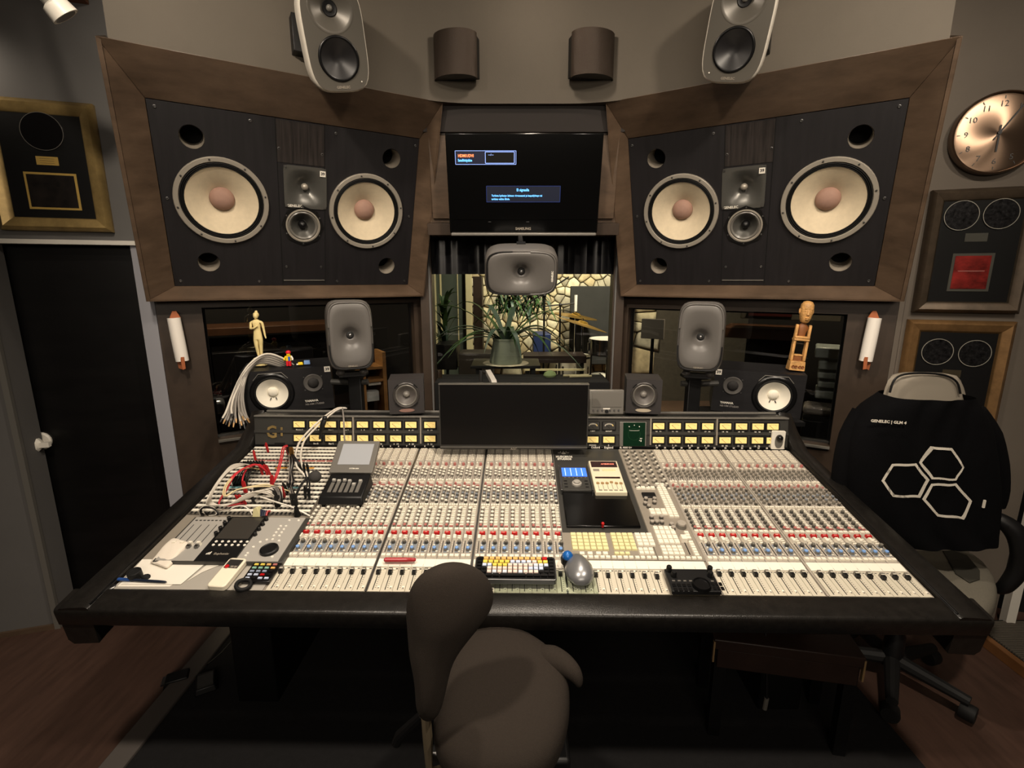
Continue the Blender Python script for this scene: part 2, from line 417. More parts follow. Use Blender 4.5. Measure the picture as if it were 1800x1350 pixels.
# niche board behind the television
r = root_s('wall_front_center', frame((0, 2.82, 1.885), (1, 0, 0), (0, -.12, .605)))
MB().box((0, .02, .30), (1.0, .03, .62)).build('niche_board', M_wood, r)
MB().box((-.40, -.006, .285), (.17, .02, .40)).build('niche_panel', M_wood, r, bevel=.002)
MB().box((.40, -.006, .285), (.17, .02, .40)).build('niche_panel', M_wood, r, bevel=.002)
MB().box((0, -.03, .035), (1.02, .07, .06)).build('niche_rail', M_woodlow, r, bevel=.002)
MB().box((0, .0, .565), (1.02, .03, .13)).build('niche_header', mat('shaded_header_brown', '#211915', .6), r, bevel=.002)  # shade of the bulkhead overhang is put into the header's colour

# centre window
YW = 3.02
w1 = root_s('window_1', T((0, YW, 0)))
xl = atY(752, 580, YW).x; xr = atY(1083, 580, YW).x; xl2 = atY(764, 580, YW).x; xr2 = atY(1072, 580, YW).x
zs = atY(900, 668, YW).z; ztop = 1.95
MB().box(((xl2+xr2)/2, .03, (zs+ztop)/2), (xr2-xl2, .008, ztop-zs)).build('pane', M_pane, w1)
for xa, xb in ((xl-.03, xl2), (xr2, xr+.03)):
    MB().box(((xa+xb)/2, .0, (ztop+.5)/2), (xb-xa, .10, ztop-.5)).build('window_frame', M_woodlow, w1, bevel=.003)
for xx in (xl2-.012, xr2+.012):
    MB().box((xx, -.055, (ztop+.5)/2), (.010, .012, ztop-.5)).build('edge_strip', M_wallgrey, w1)
MB().box(((xl2+xr2)/2, .06, zs-.10), (xr2-xl2, .26, .20)).build('window_sill', M_void, w1, bevel=.004)
MB().box(((xl2+xr2)/2, -.02, .35), (xr2-xl2, .12, .7)).build('apron_panel', M_woodlow, w1)
bl = MB(); zb = atY(900, 482, YW-.02).z; n = 60; pts = []
for k in range(n+1):
    x = xl2+(xr2-xl2)*k/n; pts.append(Vector((x, -.03+.006*math.sin(k*1.7)+.004*math.sin(k*.6))))
ribbon(pts, zb, 1.95, .004).build('roller_blind', mat('black_blind_fabric', '#0d0d10', .3, var=.3, vscale=6), w1)

# left wall, door and trims
def corner(px): return MLW[1] @ Vector((on(MLW[1], px, 530)[0], 0, 0))
PcL = corner(271); PcL.z = 0
MWL = wall_frame(PcL, (1, .3, 0)); 
zh0 = on(MWL, 240, 432)[1]; zh1 = on(MWL, 240, 424)[1]
xs = on(MWL, 229, 437)[0]
struct(MB().box((-.85, .06, (3.0+zh0)/2), (1.75, .12, 3.0-zh0)).build('wall_left', M_wallgrey, None, MWL))
struct(MB().box((-.85, -.008, (zh0+zh1)/2), (1.74, .02, zh1-zh0)).build('trim_1', M_whitepaint, None, MWL, bevel=.002))
struct(MB().box((xs/2, .05, zh0/2), (-xs, .10, zh0)).build('trim_2', mat('pale_grey_trim', '#8f8f95', .7), None, MWL))
d1 = root_s('door_1', MWL)
MB().box(((xs-1.72)/2, .10, zh0/2), (xs+1.72, .06, zh0)).build('door_leaf', M_door, d1)
hx, hz = on(MWL, 57, 783)
kn = MB().at(T((hx, .07, hz)) @ FACE @ Matrix.Scale(1.45, 4))
kn.lathe([(.030, 0), (.030, .006), (.026, .010)], 20).lathe([(.012, .010), (.012, .03), (.024, .036), (.026, .05), (.018, .062), (0.004, .066)], 20)
kn.box((.022, 0, .05), (.05, .016, .014)); kn.build('door_handle', M_white, d1)
P = MWL.inverted() @ atZ(106, 1102, 0)
struct(MB().box(((P.x-1.4)/2, (P.y+.04)/2, zh0/2), (abs(P.x+1.4), abs(P.y-.04), zh0)).build('wall_left_return', M_wallgrey, None, MWL))
struct(MB().box((P.x-.004, P.y-.004, zh0/2), (.022, .02, zh0)).build('trim_4', M_bridgeg, None, MWL))
struct(MB().box(((P.x-1.4)/2, P.y-.006, .012), (abs(P.x+1.4), .014, .024)).build('baseboard_left', M_wood, None, MWL))
# wooden ledge high up in the left corner
q = on(MWL, 90, 2)
struct(MB().box((-.95, -.11, q[1]+.055), (1.75, .22, .10)).build('trim_5', mat('orange_pine', '#8c5a38', .5, var=.2, vscale=5, stretch=(1, 6, 6)), None, MWL))

# right wall
PcR = MLW[-1] @ Vector((on(MLW[-1], 1591, 530)[0], 0, 0)); PcR.z = 0
MWR = wall_frame(PcR, (1, -.35, 0))
struct(MB().box((.28, .06, 1.5), (.60, .12, 3.0)).build('wall_right', M_wallright, None, MWR))
struct(MB().box((.95, .06, 2.45), (.74, .12, 1.1)).build('wall_right_upper', M_wallright, None, MWR))
d2 = root_s('door_2', MWR)
MB().box((.95, .14, .95), (.76, .05, 1.9)).build('door_leaf', M_void, d2)
jx = on(MWR, 1788, 905)[0]
MB().box((jx+.02, -.06, .95), (.035, .05, 1.9)).build('door_jamb', M_whitepaint, d2)

# floor covering
struct(MB().box(((-1.47+1.36)/2, .55, .006), (2.83, 3.6, .012)).build('floor_rug', M_rug, bevel=.004))
rz = struct(MB().box((-1.425, .8, .018), (.085, 3.0, .016)).build('trim_6', mat('grey_rug_edge', '#5a5450', .7), bevel=.004))
pf = root_s('floor_step', T((2.1, 0, 0)))
MB().box((.45, 1.0, .02), (.9, 2.2, .04)).build('platform', M_black, pf)
MB().box((.012, 1.0, .024), (.03, 2.2, .05)).build('wood_edge', mat('oak_edge', '#7a5230', .45, var=.25, vscale=4, stretch=(1, 1, 1)), pf, bevel=.003)
rb = MB()
for k in range(110):
    rb.box((.47, 2.08-k*.0115, .044), (.86, .0055, .008))
stuff(rb.build('rubber_rib', mat('grey_rubber', '#5b554c', .8), pf, smooth=0))

# ------------------------------------------------------------------ big loudspeaker panels
def driver(parent, name, x, z, R, cone, cap_m, y=-.004):
    """round cone driver facing -y; rim, surround, cone, dust cap and bolts are its pieces"""
    M = T((x, y, z)) @ FACE
    o = MB().lathe([(R, -.002), (R, .010), (R*.985, .013), (R*.90, .013), (R*.885, .009), (R*.885, -.002)], 56, (False, False)).build(name, M_alu, parent, M, smooth=30)
    MB().lathe([(R*.885, .006), (R*.86, .011), (R*.845, .004), (R*.825, .009), (R*.81, .002), (R*.79, .006), (R*.775, 0)], 56, (False, False)).build('surround', M_rubber, o)
    MB().lathe([(R*.775, .001), (R*.55, -.022), (R*.27, -.052), (R*.25, -.055)], 56, (False, True)).build('cone', cone, o, smooth=60)
    MB().lathe([(R*.275, -.050), (R*.262, -.040), (R*.21, -.028), (R*.12, -.019), (.0015, -.016)], 40, (False, True)).build('dust_cap', cap_m, o, smooth=60)
    for k in range(8):
        a = 2*PI*k/8+.2; MB().at(T((R*.945*math.cos(a), R*.945*math.sin(a), .012))).lathe([(R*.022, 0), (R*.022, .004), (R*.012, .006)], 10).build('frame_bolt', M_bridge, o)
    return o
PORT = [(-.745, .258, .047), (.112, .270, .046), (-.738, -.283, .046), (.118, -.290, .046)]
for s in (1, -1):
    lab = 'large black built-in loudspeaker panel with two cream woofers, on the %s side of the television' % ('left' if s == 1 else 'right')
    t = thing('main_monitor', lab, 'loudspeaker', MBF[s], 'built-in main loudspeakers')
    X = lambda x: x*s
    # baffle board with real port holes (plate around circular openings)
    outer = [(X(IN[0]+.002), IN[2]+.002), (X(IN[1]-.002), IN[2]+.002), (X(IN[1]-.002), IN[3]-.002), (X(IN[0]+.002), IN[3]-.002)]
    holed_plate('baffle', outer, [(X(x), z, r_) for x, z, r_ in PORT]+[(X(-.655), .003, .168), (X(-.004), -.001, .168), (X(-.316), -.088, .066), (X(-.300), .092, .180, .180)], M_baffle, t)
    MB().box((X(-.318), .14, 0), (1.12, .02, .76)).build('back_board', M_void, t)
    for (x, z, r_) in PORT:
        MB().at(T((X(x), 0.002, z)) @ Matrix.Rotation(-PI/2, 4, 'X')).lathe([(r_, 0), (r_*.97, .012), (r_*.97, .12), (r_*.93, .12), (r_*.93, .012), (r_*.97, -.001)], 32, (False, False)).build('port_tube', M_bridgeg if False else M_panelg, t)
    driver(t, 'woofer', X(-.655), .003, .189, M_cone, M_cap)
    driver(t, 'woofer', X(-.004), -.001, .189, M_cone, M_cap)
    # centre plank with grain and its seams
    MB().box((X(-.316), .0005, .285), (.205, .006, .176)).build('centre_plank', mat('grained_black_wood', '#2a2523', .45, var=.75, vscale=9, stretch=(9, 1, .45)), t)
    for xx in (-.420, -.212): MB().box((X(xx), -.0008, -.005), (.003, .003, .77)).build('seam', M_void, t)
    # horn plate
    W = .193; h = MB(); N = 48
    rings = [sring(W/2, W/2, 24, N, 0), sring(W/2, W/2, 24, N, -.006), sring(W*.47, W*.47, 14, N, -.007), sring(W*.40, W*.40, 3.5, N, -.003), sring(W*.28, W*.28, 2.4, N, .012), sring(W*.17, W*.17, 2, N, .028), sring(W*.11, W*.11, 2, N, .040)]
    h.loft(rings, (False, True)).build('horn_plate', M_horn, t, T((X(-.300), 0, .092)), smooth=50)
    MB().ball((0, .022, 0), .0165, 20, 12).build('tweeter_dome', M_alu, t, T((X(-.300), 0, .092)))
    for cx in (-1, 1):
        for cz in (-1, 1):
            MB().at(T((X(-.300)+cx*.087, -.007, .092+cz*.087)) @ FACE).lathe([(.005, 0), (.005, .002)], 10).build('plate_screw', M_steel, t)
    text('lettering', 'GENELEC', .016, M_white, t, T((X(-.300)-.052, -.0085, .092-.086)) @ FACE, bold=.0004)
    MB().box((X(-.300)+.078, -.0085, .092+.072), (.026, .002, .026)).build('sticker', M_white, t)
    text('sticker_print', '39', .018, M_black, t, T((X(-.300)+.078, -.0098, .092+.072)) @ FACE, bold=.0006)
    # midrange: octagonal plate, ring, cone and bullet
    Mm = T((X(-.316), -.001, -.088)) @ FACE
    pls = rrect(.205, .165, .035, 2)
    bmx = MB(); bmx.at(Mm); n = 32
    bmx.lathe([(.079, 0), (.079, .006), (.098, .006), (.098, 0)], 8, (False, False))
    mo = bmx.build('midrange_plate', M_satin, t, smooth=20)
    MB().at(Mm).lathe([(.080, .004), (.080, .011), (.074, .012), (.070, .006)], 40, (False, False)).build('midrange_ring', M_alu, mo)
    MB().at(Mm).lathe([(.0705, .006), (.064, .010), (.057, .004)], 40, (False, False)).build('midrange_surround', M_screeng, mo)
    MB().at(Mm).lathe([(.058, .004), (.030, -.025), (.022, -.032)], 40, (False, True)).build('midrange_cone', M_horn, mo)
    MB().at(Mm).lathe([(.020, -.032), (.019, -.012), (.012, -.002), (.001, .003)], 24).build('phase_plug', M_black, mo)
    for k in range(6):
        a = 2*PI*k/6+.5
        MB().at(Mm @ T((.088*math.cos(a), .088*math.sin(a), .006))).lathe([(.0045, 0), (.003, .003)], 8).build('plate_screw', M_steel, mo)
    MB().box((X(-.316), -.003, -.372), (.20, .004, .004)).build('bottom_strip', M_bridgeg, t)
    sp = [(-.86, .355), (-.52, .352), (-.16, .350), (.232, .345), (-.862, -.375), (-.53, -.378), (-.15, -.378), (.228, -.378), (-.865, .0), (.226, -.01), (-.41, .255), (-.222, .250), (-.40, -.30), (-.232, -.30)]
    me0 = MB().at(FACE).lathe([(.0065, -.001), (.006, .0025), (.0045, .003), (.004, .001), (.001, .001)], 12).mesh('panel_screw', M_steel)
    for (x, z) in sp: link('panel_screw', me0, t, T((X(x), -.001, z)))
# ------------------------------------------------------------------ mixing console
EX = Vector((.99985, -.0172, 0)); ET = Vector((.0164, .984, .177)); O_ = Vector((-.044, 1.254, .776))
MC = frame(O_, EX, EX.cross(ET)); TT = .8205; K = 1.12
console = thing('mixing_console', 'long black edged mixing console with many faders in the middle of the room', 'mixing console', place((-.044, 1.65, 0), -1.0))
S = console.matrix_basis.inverted() @ MC
def cp(px, py, h=0.): return onxy(MC, px, py, h)
SL, SR = -1.171, 1.171
P_ = .0356
# underside body, cheeks, armrest, legs
MB().at(S).box(((SL+SR)/2, .52, -.075), (SR-SL+.02, .98, .11)).build('chassis', M_black, console, bevel=.004)
def strip_loft(pts_a, pts_b):
    return MB().at(S).loft([pts_a, pts_b])
sec = [(-.004, -.012), (-.004, .003), (-.010, .006), (-.070, .0035), (-.0765, .001), (-.080, -.004), (-.081, -.012), (-.081, -.050), (-.074, -.060), (-.02, -.062)]
arm = MB().at(S)
arm.loft([[(x, t, z) for t, z in sec] for x in (SL-.10, SL-.04, SR+.03, SR+.095)])
arm.build('armrest', M_leather, console, smooth=60)
for sg, xe in ((-1, SL), (1, SR)):
    prof = [(.004, -.014), (.004, .006), (.012, .012), (.05, .010), (.085, .006), (.095, -.004), (.097, -.11), (.085, -.125), (.012, -.12)]
    cm = MB().at(S); cm.loft([[(xe+sg*a*w, t, b+lift) for a, b in prof] for t, w, lift in ((-.078, 1.0, -.002), (-.05, 1., 0), (.3, .92, 0), (.6, .85, 0), (.80, .8, .004), (.90, .75, .05), (.97, .7, .10))])
    cm.build('side_cheek', M_leather, console, smooth=50)
    MB().at(S).tube([(xe+sg*.006, -.065, .009), (xe+sg*.006, .3, .012), (xe+sg*.006, .80, .014)], .003, 6).build('cheek_piping', M_satin, console)
iS = console.matrix_basis.inverted()
for x in (-1.02, 1.02):
    MB().box((x, .30, .33), (.16, .62, .66)).build('pedestal', M_black, console, bevel=.006)
MB().box((0, .60, .42), (2.0, .03, .62)).build('modesty_panel', M_black, console)
# top plates
def plate(name, s0, s1, t0, t1, m, z=0., th=.006, bevel=0):
    return MB().at(S).box(((s0+s1)/2, (t0+t1)/2, z-th/2), (s1-s0, t1-t0, th)).build(name, m, console, bevel=bevel)
plate('base_plate', SL, SR, .0, TT, M_panelg, z=-.003)

# ---- one channel module, built once, copied 48 times
def kn(m, x, t, r, h, body, cap, n=8):
    m.use(body); M0 = m.M; m.M = M0 @ T((x, t, 0)); m.lathe([(r*1.12, 0), (r, h*.75)], n, (False, False)); m.use(cap); m.lathe([(r, h*.75), (r*.92, h), ], n, (False, True)); m.M = M0
def bt(m, x, t, w, l, h, mt):
    m.use(mt); m.box((x, t, h/2), (w, l, h), .9, .92)
def knob_mesh(variant):
    m = MB(); rr = random.Random(3+variant); g, d, w = M_knobg, M_knobd, M_btn
    lightcap = M_btn if variant == 0 else M_panelg
    for j in range(8):
        for i in range(4): bt(m, -.0125+i*.0066, (.645+j*.0118)*K, .0040, .0062, .003, w)
    kn(m, -.008, .618*K, .0042, .009, w, M_btn); kn(m, .0065, .612*K, .0058, .010, M_pinkr, M_pinkr); bt(m, -.008, .600*K, .010, .006, .004, w); bt(m, .006, .594*K, .012, .005, .004, w)
    for t in (.578, .560, .543):
        kn(m, -.0085, t*K, .0050, .011, g, lightcap); kn(m, .0065, (t-.006)*K, .0050, .011, g, lightcap)
    for i in range(3): m.use(M_knobd); m.box((-.010+i*.009, .528*K, .001), (.0016, .018, .002))
    for i in range(3): bt(m, -.010+i*.0098, (.507+.004*(i % 2))*K, .0085, .010, .006, w)
    bt(m, .0, .494*K, .022, .005, .004, w)
    kn(m, -.0085, .484*K, .0046, .010, M_pinkr, M_pinkr); bt(m, .006, .478*K, .014, .0045, .004, M_pinkr)
    for i, t in enumerate((.463, .444, .425, .406, .388)):
        kn(m, -.0085, t*K, .0052, .012, g, lightcap if i != 2 else M_bluegrey); kn(m, .0068, (t-.007)*K, .0052, .012, g if i % 2 else d, M_bluegrey if i in (2, 3) else lightcap)
    for i in range(4): bt(m, -.0122+i*.0081, .366*K, .0068, .009, .005, w)
    bt(m, -.006, .354*K, .012, .005, .004, w); bt(m, .009, .354*K, .008, .005, .004, w)
    for i, t in enumerate((.340, .322, .304, .286, .270)):
        kn(m, -.0080, t*K, .0056, .012, d if variant else g, M_btn if variant == 0 else g)
        bt(m, .0065, (t+.004)*K, .013, .0052, .0045, w); bt(m, .0065, (t-.006)*K, .013, .0045, .0045, w)
    kn(m, -.0078, .257*K, .0052, .012, g, M_pinkr); bt(m, .007, .259*K, .013, .004, .004, M_pinkr)
    for i in range(3): bt(m, .0065, (.2135-.009*i)*K, .011, .0055, .004, w)
    bt(m, -.009, .2135*K, .008, .004, .003, w)
    m.use(M_void); m.box((-.0085, .175*K, .0006), (.0022, .066, .0012))
    for k in range(6): m.use(M_btn); m.box((-.0135, (.150+.009*k)*K, .0006), (.003, .0012, .0006))
    m.use(M_bluegrey); m.box((.0070, .168*K, .0005), (.0165, .050, .001))
    kn(m, .0085, .184*K, .0058, .013, d, g, 10)
    kn(m, .0012, .172*K, .0030, .006, M_btn, M_btn, 8)
    m.use(M_btn); m.box((.0125, .148*K, .002), (.006, .004, .004))
    return m.mesh('control_knobs', smooth=30)
KM = [knob_mesh(0), knob_mesh(1)]
ml = MB()
ml.use(M_panel).box((0, (.1205*K+TT)/2, -.002), (P_-.0016, TT-.1205*K, .004))
ME_main = ml.mesh('channel_module', smooth=0)
mf = MB(); mf.use(M_fader).box((0, .0872*K/2, -.002), (P_-.0014, .0872*K-.002, .004))
mf.use(M_void).box((-.004, .040*K, .0003), (.0022, .068*K, .0008))
for k in range(9): mf.use(M_knobd).box((.0022, (.014+.0066*k)*K, .0002), (.0035, .0011, .0006))
mf.use(M_btn).box((.0115, .013*K, .0012), (.007, .010, .0026)); mf.use(M_knobd).box((.0115, .0105*K, .0016), (.004, .003, .003))
mf.use(M_knobd).box((-.012, .0805*K, .0004), (.006, .0022, .001)); mf.use(M_knobd).box((.010, .0805*K, .0004), (.010, .0035, .001)); mf.use(M_btn).box((.004, .077*K, .0018), (.010, .006, .0036))
ME_fad = mf.mesh('fader_panel', smooth=0)
ms = MB(); ms.use(M_script).box((0, (.0885+.1190)/2*K, -.0012), (P_-.0003, (.1190-.0885)*K, .004)); ms.use(M_knobd).box((P_/2-.0006, .094*K, .0009), (.0005, .010, .0004))
ME_scr = ms.mesh('script_strip', smooth=0)
mc = MB(); mc.use(M_black).box((0, -.003, .006), (.0115, .012, .012), .85, .8); mc.use(M_knobg).box((0, .007, .0065), (.0115, .008, .013), .85, .7); mc.use(M_btn).box((0, .0022, .0125), (.010, .0022, .001))
ME_cap = mc.mesh('fader_cap', smooth=0)
ME_scap = MB().box((0, 0, .006), (.0105, .021, .012), .85, .85).mesh('small_fader_cap', M_btn, smooth=0)
ME_red = MB().use(M_red).box((0, 0, .004), (.0185, .0105, .008), .94, .9).use(M_btn).box((-.001, 0, .0081), (.009, .0016, .0004)).mesh('red_button', smooth=0)
ME_wb = MB().box((0, 0, .0035), (.0135, .0105, .007), .92, .9).mesh('white_button', M_btn, smooth=0)
mk = MB(); mk.use(M_knobg).lathe([(.0066, 0), (.0058, .009)], 12, (False, False)).use(M_bluek).lathe([(.0058, .009), (.0056, .013), (.004, .014)], 12)
ME_blue = mk.mesh('blue_knob', smooth=30)
def module(s, variant, cap_t, scap=.205):
    o = link('channel_module', ME_main, console, S @ T((s, 0, 0)))
    stuff(link('control_knobs', KM[variant], o))
    link('script_strip', ME_scr, o)
    for x in (-.0078, .0078): link('white_button', ME_wb, o, T((x, .244*K, 0)))
    for x in (-.0078, .0078): link('white_button', ME_wb, o, T((x, .1300*K, 0)))
    link('red_button', ME_red, o, T((0, .2265*K, 0)))
    link('small_fader_cap', ME_scap, o, T((-.0085, scap*K, 0)))
    link('blue_knob', ME_blue, o, T((.0045, .1555*K, 0)))
    fader(s, cap_t, o)
    return o
def fader(s, cap_t, parent=None):
    if parent: f = link('fader_panel', ME_fad, parent)
    else: f = link('fader_panel', ME_fad, console, S @ T((s, 0, 0)))
    c = link('fader_cap', ME_cap, parent if parent else console, (T((-.004, cap_t*K, 0)) if parent else S @ T((s-.004, cap_t*K, 0))))
    return f
rnd = random.Random(11)
s0 = -.728
LEFT = [s0+.004+P_/2+i*P_+(i//8)*.009 for i in range(24)]
RIGHT = [.583+P_/2+i*P_+(i//8)*.012 for i in range(16)]
CEN = [.1455+.0358/2+i*.0358 for i in range(8)]
sm = [.205, .205, .205, .198, .199, .205, .205, .205]
for i, s in enumerate(LEFT): module(s, 0, .066, sm[i] if i < 8 else .204)
for i, s in enumerate(RIGHT): module(s, 1, .071-.0011*max(0, i-9)-(.003 if i == 13 else 0), .205)
for i, s in enumerate(CEN):
    fader(s, .062+rnd.uniform(-.002, .002) - (.003 if i == 7 else 0)); link('script_strip', ME_scr, console, S @ T((s, 0, 0)))
    for x in (-.0085, .0085): link('white_button', ME_wb, console, S @ T((s+x, .1290*K, 0)))
for i in range(4):
    s = .449+i*.0345; link('script_strip', ME_scr, console, S @ T((s, 0, 0)))
    for x in (-.0085, .0085): link('white_button', ME_wb, console, S @ T((s+x, .1290*K, 0)))
for s in (LEFT[7]+P_/2+.0045, LEFT[15]+P_/2+.0045, .1425, .580, RIGHT[7]+P_/2+.006):
    MB().at(S).box((s, TT/2, -.0005), (.005, TT, .004)).build('divider_rail', M_steel if s < .5 else M_panel, console)

# ---- centre section
cs0, cs1 = .147, .431
plate('centre_plate', cs0, cs1, .136, .262, M_panelg, .002)
plate('black_plate', cs0, cs1, .262, TT, M_bridge, .002)
mS = S
def ktop(name, s0_, s1_, t0, t1, nx, ny, m, gap=.0012, h=.006, skip=()):
    dx = (s1_-s0_)/nx; dt = (t1-t0)/ny
    me = MB().box((0, 0, h/2), (dx-gap, dt-gap, h), .86, .86).mesh(name, m, smooth=0)
    for j in range(ny):
        for i in range(nx):
            if (i, j) in skip: continue
            link(name, me, console, S @ T((s0_+dx*(i+.5), t0+dt*(j+.5), .002)))
def rc(a, b): # pixel corners -> s,t rectangle
    p, q = cp(*a), cp(*b); return p, q
def area(xl, yb, xr, yt):     # bottom-left and top-right pixels
    (sa, ta), (sb, tb) = cp(xl, yb), cp(xr, yt); return sa, sb, ta, tb
sa, sb, ta, tb = area(1006, 969, 1064, 939); ktop('cream_key', sa, sb, ta, tb, 6, 5, M_cream)
sa, sb, ta, tb = area(1079, 969, 1100, 939); ktop('cream_key', sa, sa+.075, ta, tb, 4, 5, M_cream)
sa, ta = cp(1121, 962); sb, tb = cp(1125, 939); ktop('white_key', sa, sa+.058, ta, tb, 3, 4, M_btn)
sa, ta = cp(1124, 977); _, tb = cp(1124, 965); ktop('white_key', sa, sa+.048, ta, tb, 3, 2, M_btn)
for (x, y) in ((1023, 976), (1037, 976), (1052, 976), (1064, 976)):
    a, b = cp(x, y); MB().at(S @ T((a, b, .002))).box((0, 0, .004), (.017, .013, .008), .85, .85).build('cream_key', M_btn, console)
for x in (1084, 1093, 1103):
    a, b = cp(x, 975); MB().at(S @ T((a, b, .002))).box((0, 0, .003), (.015, .012, .006), .85, .85).build('cream_key', M_cream, console)
# built-in black display with bezel
sa, ta = cp(1000, 929); sb, tb = cp(1104, 869)
MB().at(S).box(((cs0+.016+.412)/2, (ta+tb)/2, .006), (.412-cs0-.016, tb-ta, .010)).build('centre_display', M_screen, console, bevel=.003)
text('studio_lettering', 'MUSICBROS', .021, M_white, console, S @ T((cs0+.045, .752, .0025)), bold=.0008, sx=.62)
text('studio_lettering', 'STUDIOS', .018, M_white, console, S @ T((cs0+.045, .733, .0025)), bold=.0008, sx=.8)
em = MB().at(S @ T((cs0+.045, .781, .0025)))
em.ball((0, 0, 0), .010, 10, 6, (1, .8, .12)).box((-.018, .004, 0), (.012, .002, .001)).box((.018, .004, 0), (.012, .002, .001)).box((-.012, .013, 0), (.002, .006, .001)).box((.012, .013, 0), (.002, .006, .001)).box((0, .016, 0), (.002, .006, .001))
em.build('studio_emblem', M_white, console)

# ---- master section (narrow strip right of the centre)
m0, m1 = .434, .579
plate('master_plate', m0, m1, .136, TT, M_panelg, .0015)
mk = MB()
for j in range(9):
    for i in range(4):
        t = TT-.030-j*.0325; x = m0+.017+i*.036
        kn(mk.at(S), x, t, .0068, .012, M_knobg, M_panel, 10); bt(mk, x+.013, t-.008, .009, .007, .004, M_btn)
        kn(mk, x+.012, t+.008, .0045, .009, M_knobd, M_knobg, 8)
stuff(mk.build('master_knobs', None, console, smooth=30))
# tall column of white buttons
a0 = cp(1186, 912); a1 = cp(1156, 852)
n = 16; dt = (a1[1]-a0[1])/n
me = [MB().box((0, 0, .004), (.0165, dt-.0016, .007), .9, .9).mesh('white_key', M_btn, smooth=0)]
for i in range(2):
    for j in range(n): link('white_key', me[0], console, S @ T((m1-.047+i*.0175, a0[1]+dt*(j+.5), .0015)))
MB().at(S).box((m0+.050, (cp(1140, 872)[1]), .004), (.050, .030, .008)).build('key_cover', M_black, console, bevel=.003)
ktop('white_key', m0+.012, m0+.084, cp(1140, 862)[1], cp(1140, 857)[1], 4, 1, M_btn)
ktop('white_key', m0+.028, m0+.108, cp(1150, 907)[1], cp(1150, 896)[1], 4, 2, M_btn)
for (x, y) in ((1135, 880), (1150, 880), (1134, 888), (1150, 886), (1140, 893), (1145, 912), (1162, 912), (1146, 921), (1154, 921), (1163, 921), (1180, 925), (1183, 931)):
    a, b = cp(x, y); m_ = MB().at(S); kn(m_, a, b, .0070, .014, M_knobd, M_panel, 14); m_.build('master_knob', None, console)
a, b = cp(1197, 927); m_ = MB().at(S); kn(m_, a, b, .015, .020, M_knobg, M_panel, 18); m_.build('monitor_knob', None, console)
sa, ta = cp(1152, 958); ktop('white_key', m0+.018, m0+.088, ta, cp(1146, 927)[1], 4, 4, M_btn)
ktop('white_key', m0+.018, m0+.088, cp(1165, 978)[1], cp(1160, 961)[1], 4, 3, M_btn)
ktop('white_key', m1-.030, m1-.014, cp(1210, 950)[1], cp(1205, 936)[1], 1, 3, M_btn)
ktop('white_key', m1-.030, m1-.014, cp(1220, 980)[1], cp(1210, 953)[1], 1, 6, M_btn)
MB().at(S).box((m0+.104, (cp(1205, 975)[1]+cp(1190, 945)[1])/2, .0012), (.003, .085, .002)).build('fader_slot', M_void, console)
a, b = cp(1192, 950); link('small_fader_cap', MB().box((0, 0, .008), (.020, .026, .016), .85, .8).mesh('small_fader_cap', M_btn, smooth=0), console, S @ T((m0+.104, b, 0)))

# ---- jack bay on the left
j0, j1 = -1.168, -.732; jt0, jt1 = .346, TT
plate('jack_panel', j0, j1, jt0, jt1, mat('jack_panel_grey', '#5d574f', .5), .0)
rows = 17; dt = (jt1-jt0)/rows
special = {12: M_pinkr, 10: mat('orange_label', '#d9a04a', .6), 7: None, 5: mat('teal_label', '#6fa3a8', .6)}
jk = MB(); meS = MB().box((0, 0, .002), (j1-j0-.012, dt*.40, .006)).mesh('label_strip', M_script, smooth=0)
for r in range(rows):
    t = jt0+dt*(r+.72)
    link('label_strip', meS, console, S @ T(((j0+j1)/2, t, 0)))
    if special.get(r):
        for q in range(3 if r != 12 else 9):
            MB().at(S @ T((j0+.06+(q*.11 if r != 12 else q*.042)+.03, t, .0053))).box((0, 0, 0), (.05 if r != 12 else .038, dt*.38, .0008)).build('colour_label', special[r], console)
    for q in range(28):
        x = j0+.012+q*(j1-j0-.024)/27
        for dz in (.10, .33):
            jk.at(S @ T((x, jt0+dt*(r+dz), 0))).use(M_steel).lathe([(.0042, 0), (.0038, .003)], 6, (False, False)).use(M_void).lathe([(.0030, .0024), (.0005, .0024)], 6, (False, False))
stuff(jk.build('jack_socket', None, console, smooth=0))
plate('tray_plate', j0, j1, 0, .118, mat('tray_grey', '#a8a39a', .45), .0)

# ---- meter bridge
MBR = S @ T((0, TT+.012, .002)); MBRw = MC @ T((0, TT+.012, .002))
zax = Matrix.Rotation(math.radians(-8), 4, Vector((1, 0, 0)))
MBRw = frame(MBRw.translation, EX, (Vector((0, 0, 1))*math.cos(math.radians(8))+Vector((.017, 1, 0))*math.sin(math.radians(8))))
MBR = console.matrix_basis.inverted() @ MBRw
def bp(px, py): return on(MBRw, px, py)
_, ztopb = bp(640, 731); _, zlab = bp(900, 783.5)
xl_, xr_ = SL+.002, SR-.002
MB().at(MBR).box(((xl_+xr_)/2, .085, ztopb/2-.005), (xr_-xl_, .17, ztopb-.01)).build('meter_bridge', M_bridge, console)
MB().at(MBR).box(((xl_+xr_)/2, .004, ztopb-.003), (xr_-xl_, .022, .008)).build('bridge_rail', M_bridgeg, console, bevel=.002)
MB().at(MBR).box(((xl_+xr_)/2, .11, ztopb+.006), (xr_-xl_, .012, .010)).build('bridge_rail', M_bridgeg, console, bevel=.002)
MB().at(MBR).box(((xl_+xr_)/2, .06, ztopb-.002), (xr_-xl_, .08, .006)).build('bridge_top', M_black, console)
MB().at(MBR).box(((xl_+xr_)/2, -.004, zlab/2), (xr_-xl_, .012, zlab)).build('number_strip', M_satin, console)
yr1 = (bp(560, 740)[1], bp(560, 752)[1]); yr2 = (bp(560, 764)[1], bp(560, 776)[1])
